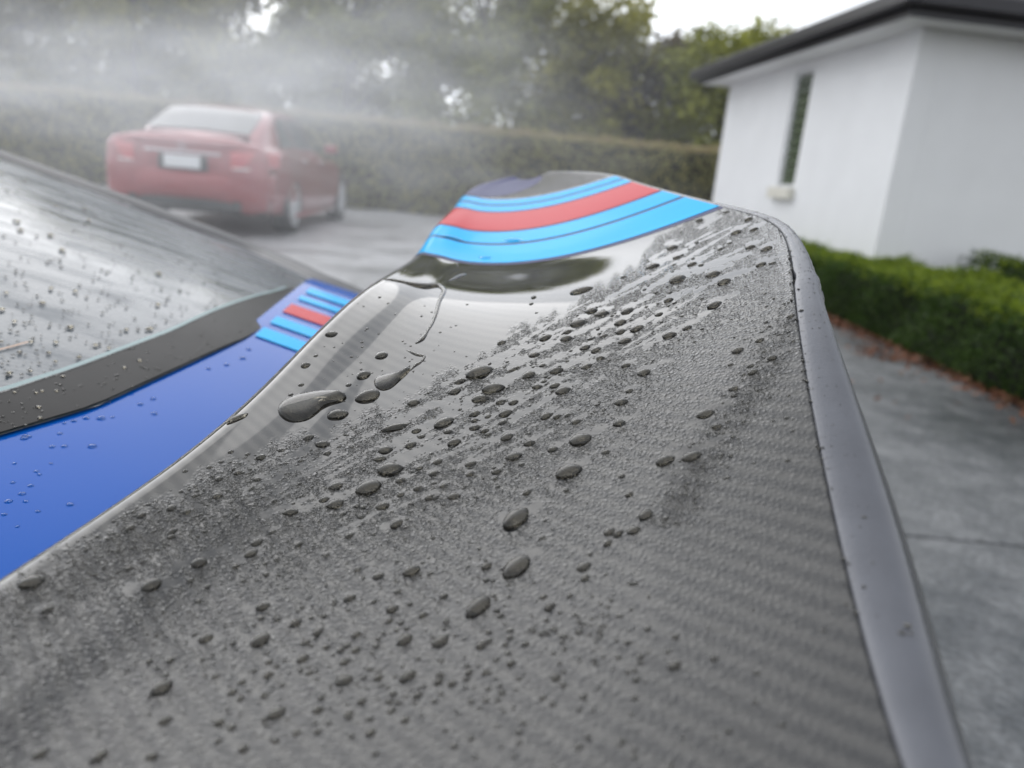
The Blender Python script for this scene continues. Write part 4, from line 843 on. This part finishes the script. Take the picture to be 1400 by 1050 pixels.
# beads on the lip itself
for _ in range(30):
    k = int(rng.integers(60, 215)); a = rng.uniform(.1, .6); p = sp[k]+out[k]*(gap[k]+wl_[k]*a)+np.array([0, 0, sl[k]*wl_[k]*a*.5+.0006]); half = rng.uniform(.0004, .0013); small.append((p, np.array([0, 0, 1.]), np.array([.9, .3, 0]), half, half*.8, half*.3))
def many_beads(S, nm, label):
    VV = []; FF = []; b = 0
    for p, n, d, half, wid, hg in S:
        x, yv, nn = frame_at(p, n, d); VV.append(p+lv[:, :1]*half*x+lv[:, 1:2]*wid*yv+lv[:, 2:]*hg*nn); FF += [tuple(i+b for i in f) for f in lf]; b += len(lv)
    return tag(mesh_obj(nm, np.concatenate(VV), FF, M_MICRO), label, 'water', kind='stuff')
def micro_beads(n):
    """the film of tiny beads that dulls the lacquer: one low dome each, crowded where no film has run"""
    P4 = WP; a1 = np.linalg.norm(np.gradient(P4, axis=0), axis=-1); a2 = np.linalg.norm(np.gradient(P4, axis=1), axis=-1); ar = (a1*a2).ravel()
    inside = (X > -40) & (X < 1440) & (Y > 215) & (Y < 1110) & (U2.ravel() < .985) & (U2.ravel() > .015)
    clump = .55+.45*np.sin(X*.021+Y*.013)*np.sin(X*.011-Y*.027+1.3)
    fade = np.interp(dist, [0, 130, 260, 380], [1, .85, .30, .12])*np.interp(Y, [640, 800, 950], [1, .45, .15])*np.interp(X, [820, 1000], [1, .55]); fade = np.maximum(fade, near_line*.5)
    wgt = ar*np.clip(1-film*1.25, 0, 1)*grain*inside*clump*fade; sel = rng.choice(len(wgt), n, p=wgt/wgt.sum())
    i_ = I2.ravel()[sel]; u_ = U2.ravel()[sel]; ci, cu = np.unravel_index(sel, I2.shape)
    di = np.gradient(ii)[ci]; du = np.gradient(uu)[cu]; i_ = i_+rng.uniform(-.6, .6, n)*di; u_ = np.clip(u_+rng.uniform(-.6, .6, n)*du, .01, .99)
    C = SURF(i_, u_); Nn = NORM(i_, u_); g_ = grain[sel]
    av = np.stack([spline(TK, tk, i_), u_*np.linalg.norm(spline(tk, SE, spline(TK, tk, i_))-spline(tk, LE, spline(TK, tk, i_)), axis=-1)], 1)
    _, first = np.unique(np.floor(av/.00108).astype(np.int64)@np.array([1, 100003]), return_index=True); C, Nn, g_ = C[first], Nn[first], g_[first]; n = len(first)
    r = rng.lognormal(math.log(.00034), .32, n)*(.55+.5*np.clip(g_, 0, 1)); r = np.minimum(r, np.minimum(.0009, 2.0/F_PX*np.linalg.norm(C-ORG, axis=1)))
    return C, Nn, r
def dome_cloud(C, Nn, r, name, label, flat=.44, par=None):
    seg = 6; base = [(0, 0, 1)]+[(.72*math.cos(k*2*math.pi/seg), .72*math.sin(k*2*math.pi/seg), .66) for k in range(seg)]+[(math.cos(k*2*math.pi/seg+.5), math.sin(k*2*math.pi/seg+.5), -.1) for k in range(seg)]; B0 = np.array(base)
    fc = [(0, 1+k, 1+(k+1) % seg) for k in range(seg)]+[(1+k, 1+seg+k, 1+(k+1) % seg) for k in range(seg)]+[(1+(k+1) % seg, 1+seg+k, 1+seg+(k+1) % seg) for k in range(seg)]; F0 = np.array(fc)
    n = len(C); a = np.cross(Nn, np.array([.3, 1, .1])); a /= np.linalg.norm(a, axis=1, keepdims=True); b = np.cross(Nn, a); th = rng.uniform(0, 6.28, n)[:, None]; a, b = a*np.cos(th)+b*np.sin(th), b*np.cos(th)-a*np.sin(th)
    ax = (r*rng.uniform(.8, 1.35, n))[:, None, None]; bx = (r*rng.uniform(.75, 1.1, n))[:, None, None]; hx = (r*flat*rng.uniform(.8, 1.2, n))[:, None, None]
    V = C[:, None]+a[:, None]*ax*B0[None, :, :1]+b[:, None]*bx*B0[None, :, 1:2]+Nn[:, None]*hx*B0[None, :, 2:]
    Fc = (F0[None]+np.arange(n)[:, None, None]*len(B0)).reshape(-1, 3)
    return tag(mesh_obj(name, V.reshape(-1, 3), Fc, M_MICRO), label, 'water', kind='stuff')
dome_cloud(*micro_beads(66000), 'water_film_of_beads', 'dense dull film of minute water beads covering the carbon weave')
# minute beads on the upper half of the lip, and small drops all over the rear window
kk = np.clip(rng.normal(175, 28, 2600).astype(int), 60, 240); aa = np.abs(rng.normal(0, .3, 2600)); ok = aa < .8; kk, aa = kk[ok], aa[ok]
zz = np.interp(aa, [q_[0] for q_ in prof[1:]], [q_[1] for q_ in prof[1:]])*(.55+.45*np.minimum(1, wl_[kk]/.012))
CL = sp[kk]+out[kk]*(gap[kk]+wl_[kk]*aa+.0003)[:, None]; CL[:, 2] += sl[kk]*wl_[kk]*aa*.5+zz
dome_cloud(CL, np.tile([0, 0, 1.], (len(CL), 1)), rng.uniform(.00016, .00042, len(CL)), 'lip_water_film', 'minute water beads dulling the upper half of the trailing lip', .45)
gx = rng.uniform(0, 430, 900); gy = rng.uniform(190, 590, 900); CG = []; NG = []; RG = []
for x, y in zip(gx, gy):
    if y > np.interp(x, [e_[0] for e_ in EDGE], [e_[1] for e_ in EDGE])-4 or y < np.interp(x, [e_[0] for e_ in SIL], [e_[1] for e_ in SIL])+8 or rng.random() > (.35+.65*(y/600)): continue
    p = hit(x, y, z_glass); u, s = US(p); CG.append(W3(u, s, z_glass(u, s)+.0012)); NG.append(plane_normal(z_glass, u, s)); RG.append(min(rng.uniform(1.0, 2.3)/F_PX*np.linalg.norm(p-ORG), .0022))
dome_cloud(np.array(CG), np.array(NG), np.array(RG), 'rear_window_water_beads', 'scattered tiny water beads all over the rear window', .5)
many_beads(small, 'fine_water_beads', 'countless tiny water beads sprinkled over the carbon wing and its lip')

def runnel(path, label, name='water_runnel'):
    """a raised thread of water along picture points (x, y, half width px), laid on the wing"""
    pts = []
    for x, y, w_ in path:
        h = on_wing(x, y)
        if h: pts.append((h[2], h[0], h[1], w_))
    P = np.array([q[0] for q in pts]); w_ = np.array([q[3] for q in pts]); tt = np.arange(len(P), dtype=float); fine = np.linspace(0, len(P)-1, (len(P)-1)*9+1)
    ip = np.interp(fine, tt, [q[1] for q in pts]); up = np.interp(fine, tt, [q[2] for q in pts]); ip, up = spline(tt, np.array([q[1] for q in pts]), fine), np.clip(spline(tt, np.array([q[2] for q in pts]), fine), .012, .99)
    C = SURF(ip, up); Nn = NORM(ip, up); Wp = np.interp(fine, tt, w_)*1.25*(1+.07*np.sin(fine*1.7))
    T = np.gradient(C, axis=0); T /= np.linalg.norm(T, axis=1, keepdims=True); Sd = np.cross(Nn, T); dist_ = np.linalg.norm(C-ORG, axis=1)
    half = Wp/F_PX*dist_; rows = []; m = 9
    for k in range(m):
        a = math.pi*k/(m-1); rows.append(C+Sd*(half*math.cos(a))[:, None]+Nn*(half*(.75*math.sin(a))-.0001)[:, None])
    V = np.stack(rows, 1); n = len(C); f = [tuple(q) for q in grid_faces(n, m)]; f += [tuple([i*m, (i+1)*m, (i+1)*m+m-1, i*m+m-1]) for i in range(n-1)]; f += [tuple(range(m))[::-1], tuple((n-1)*m+k for k in range(m))]
    return tag(mesh_obj(name, V.reshape(-1, 3), f, M_BEAD), label, 'water trail')
runnel([(519,377,.6),(536,380,2.0),(552,384,2.6),(566,387,4.2),(582,389,4.6),(597,388,3.8),(606,393,2.8),(604,401,2.6),(599,412,2.0),(596,425,2.0),(590,440,1.8),(584,450,1.6),(576,461,2.8),(568,467,1.2)], 'thin crooked runnel of water across the glossy front of the wing')
runnel([(554,476,.8),(562,480,2.2),(572,484,2.2),(579,486,1.6),(573,493,1.6),(569,496,2.2),(562,502,1.6),(559,505,.8)], 'short hooked runnel of water above the tadpole drop on the wing')
def puddle(outline, A, B, hk, label, name='water_droplet', cat='water droplet'):
    """a pool with a free outline (picture points laid on the wing) rising to a rounded ridge between A and B"""
    n = len(outline); t = np.linspace(0, n, 72, endpoint=False); ext = np.array(outline+outline[:1]+outline[1:4], float); per = np.array(outline[-3:]+list(outline)+outline[:4], float)
    o2 = spline(np.arange(-3, n+4), per, t); A, B = np.array(A, float), np.array(B, float); d = B-A; u = np.clip(((o2-A)@d)/(d@d), 0, 1)[:, None]; med = A+d*u
    ring = []; R_ = 8
    for k in range(R_+1):
        q = math.sin(k/R_*math.pi/2); px_ = med+(o2-med)*q; hh = math.sqrt(max(0, 1-q*q)); row = []
        for j, (x, y) in enumerate(px_):
            h = on_wing(x, y); ii_, uu_ = h[0], h[1]; nn = NORM(np.array([ii_]), np.array([uu_]))[0]; dd_ = ray(x, y); p0 = h[2]; p = ORG+dd_*(((p0-ORG)@nn)/(dd_@nn)); half = np.linalg.norm(o2[j]-med[j])/F_PX*np.linalg.norm(p-ORG)
            row.append(p+nn*(hk*hh-.00015))
        ring.append(row)
    V = np.array(ring); f = []
    for k in range(R_):
        for j in range(72): f.append((k*72+j, (k+1)*72+j, (k+1)*72+(j+1) % 72, k*72+(j+1) % 72))
    f.append(tuple(R_*72+j for j in range(71, -1, -1)))
    q0 = V[0, 0]; e1, e2 = V[R_, 0]-V[0, 0], V[R_, 18]-V[0, 0]
    if np.cross(e1, e2)[2] < 0: f = [q[::-1] for q in f]
    return tag(mesh_obj(name, V.reshape(-1, 3), f, M_BEAD), label, cat)
Z4 = lambda L_: [(x/2.8, 330+y/2.8) for x, y in L_]
puddle(Z4([(1065,655),(1075,622),(1110,598),(1160,583),(1230,575),(1290,580),(1326,594),(1312,610),(1270,622),(1232,642),(1195,673),(1150,690),(1100,686)]), (392.5,561), (462,541.5), .0030, 'big clear curled puddle drop on the glossy front rim of the wing')
Z5 = lambda L_: [(450+x/2.8, 330+y/2.8) for x, y in L_]
puddle(Z5([(172,545),(178,525),(205,513),(240,510),(275,505),(302,484),(310,490),(290,512),(268,535),(240,560),(208,570),(182,562)]), (450+200/2.8,330+542/2.8), (450+282/2.8,330+506/2.8), .0022, 'plump tadpole drop hanging at the end of the hooked runnel')
runnel([(636,372,1.2),(628,375,2.6),(619,379,2.),(612,382,.8)], 'short slanting drip just below the striped area')
runnel([(563,574,.8),(550,579,1.8),(538,582,4.2),(528,585,3.8),(522,588,.8)], 'small tadpole shaped runnel at the top of the bluish streaks')
for pth, lb in (([(602,321,1),(612,322,3),(624,325,3.2),(638,330,1)], 'flat drip on the broad light blue stripe nearest the front edge'), ([(686,327,1),(696,327,3.4),(708,327,3.2),(716,329,1)], 'flat drip across the dark line between the two light blue stripes'), ([(655,349,1),(661,351,3),(668,351,2.6),(672,350,.8)], 'pale drip hanging just below the edge of the stripes')):
    o = runnel(pth, lb); o.data.materials[0] = M_WATER

# ------------------------------------------------------------------ spray mist drifting over the drive
def mist():
    m = bpy.data.materials.new('spray_mist'); m.use_nodes = True; t = m.node_tree; t.nodes.clear(); lk = t.links.new
    o = N(t, 'ShaderNodeOutputMaterial'); v = N(t, 'ShaderNodeVolumePrincipled'); v.inputs['Color'].default_value = (.97, .98, 1, 1); v.inputs['Anisotropy'].default_value = .2
    c = N(t, 'ShaderNodeTexCoord')
    def blob(cx, cy, cz, rx, ry, rz, amt):
        mp_ = N(t, 'ShaderNodeMapping'); mp_.vector_type = 'POINT'; mp_.inputs['Location'].default_value = (-cx/rx, -cy/ry, -cz/rz); mp_.inputs['Scale'].default_value = (1/rx, 1/ry, 1/rz)
        ln = N(t, 'ShaderNodeVectorMath', _operation='LENGTH'); lk(c.outputs['Object'], mp_.inputs['Vector']); lk(mp_.outputs[0], ln.inputs[0])
        mr = N(t, 'ShaderNodeMapRange'); mr.interpolation_type = 'SMOOTHERSTEP'; mr.inputs['From Min'].default_value = 0; mr.inputs['From Max'].default_value = 1; mr.inputs['To Min'].default_value = amt; mr.inputs['To Max'].default_value = 0
        lk(ln.outputs['Value'], mr.inputs['Value']); return mr
    B = [blob(*q) for q in MIST]
    acc = B[0]
    for q in B[1:]:
        a = N(t, 'ShaderNodeMath', _operation='ADD'); lk(acc.outputs[0], a.inputs[0]); lk(q.outputs[0], a.inputs[1]); acc = a
    mp_ = N(t, 'ShaderNodeMapping'); mp_.inputs['Scale'].default_value = (.7, .8, 2.0); mp_.inputs['Rotation'].default_value = (0, rad(16), 0)
    n = N(t, 'ShaderNodeTexNoise', Scale=1.5, Detail=5., Roughness=.66); lk(c.outputs['Object'], mp_.inputs['Vector']); lk(mp_.outputs[0], n.inputs['Vector'])
    r = N(t, 'ShaderNodeMapRange'); r.inputs['From Min'].default_value = .36; r.inputs['From Max'].default_value = .66; r.inputs['To Min'].default_value = .1; r.inputs['To Max'].default_value = 1.9; lk(n.outputs['Fac'], r.inputs['Value'])
    mu = N(t, 'ShaderNodeMath', _operation='MULTIPLY'); lk(acc.outputs[0], mu.inputs[0]); lk(r.outputs[0], mu.inputs[1]); lk(mu.outputs[0], v.inputs['Density']); lk(v.outputs[0], o.inputs['Volume'])
    return m
# centre, radii, density per metre
MIST = [(-2.3, 4.6, 1.29, 3.0, 2.2, .64, .30), (-3.0, 4.9, .85, 3.4, 2.4, 1.1, .115), (-.9, 5.0, 1.6, 1.5, 1.8, 1.5, .10), (-.7, 5.2, 1.2, 3.0, 2.2, 1.9, .105)]
M_MIST = mist()
tag(MB().box(-6.8, 2.3, 2.3, 7.5, .03, 3.4).build('spray_mist', M_MIST), 'white drifting cloud of fine water spray over the drive in front of the red car', 'mist', kind='stuff')

for o in SC.objects:
    if o.get('label') and len(o['label'].replace('-', ' ').split()) > 16: print('LONG', o['label'])
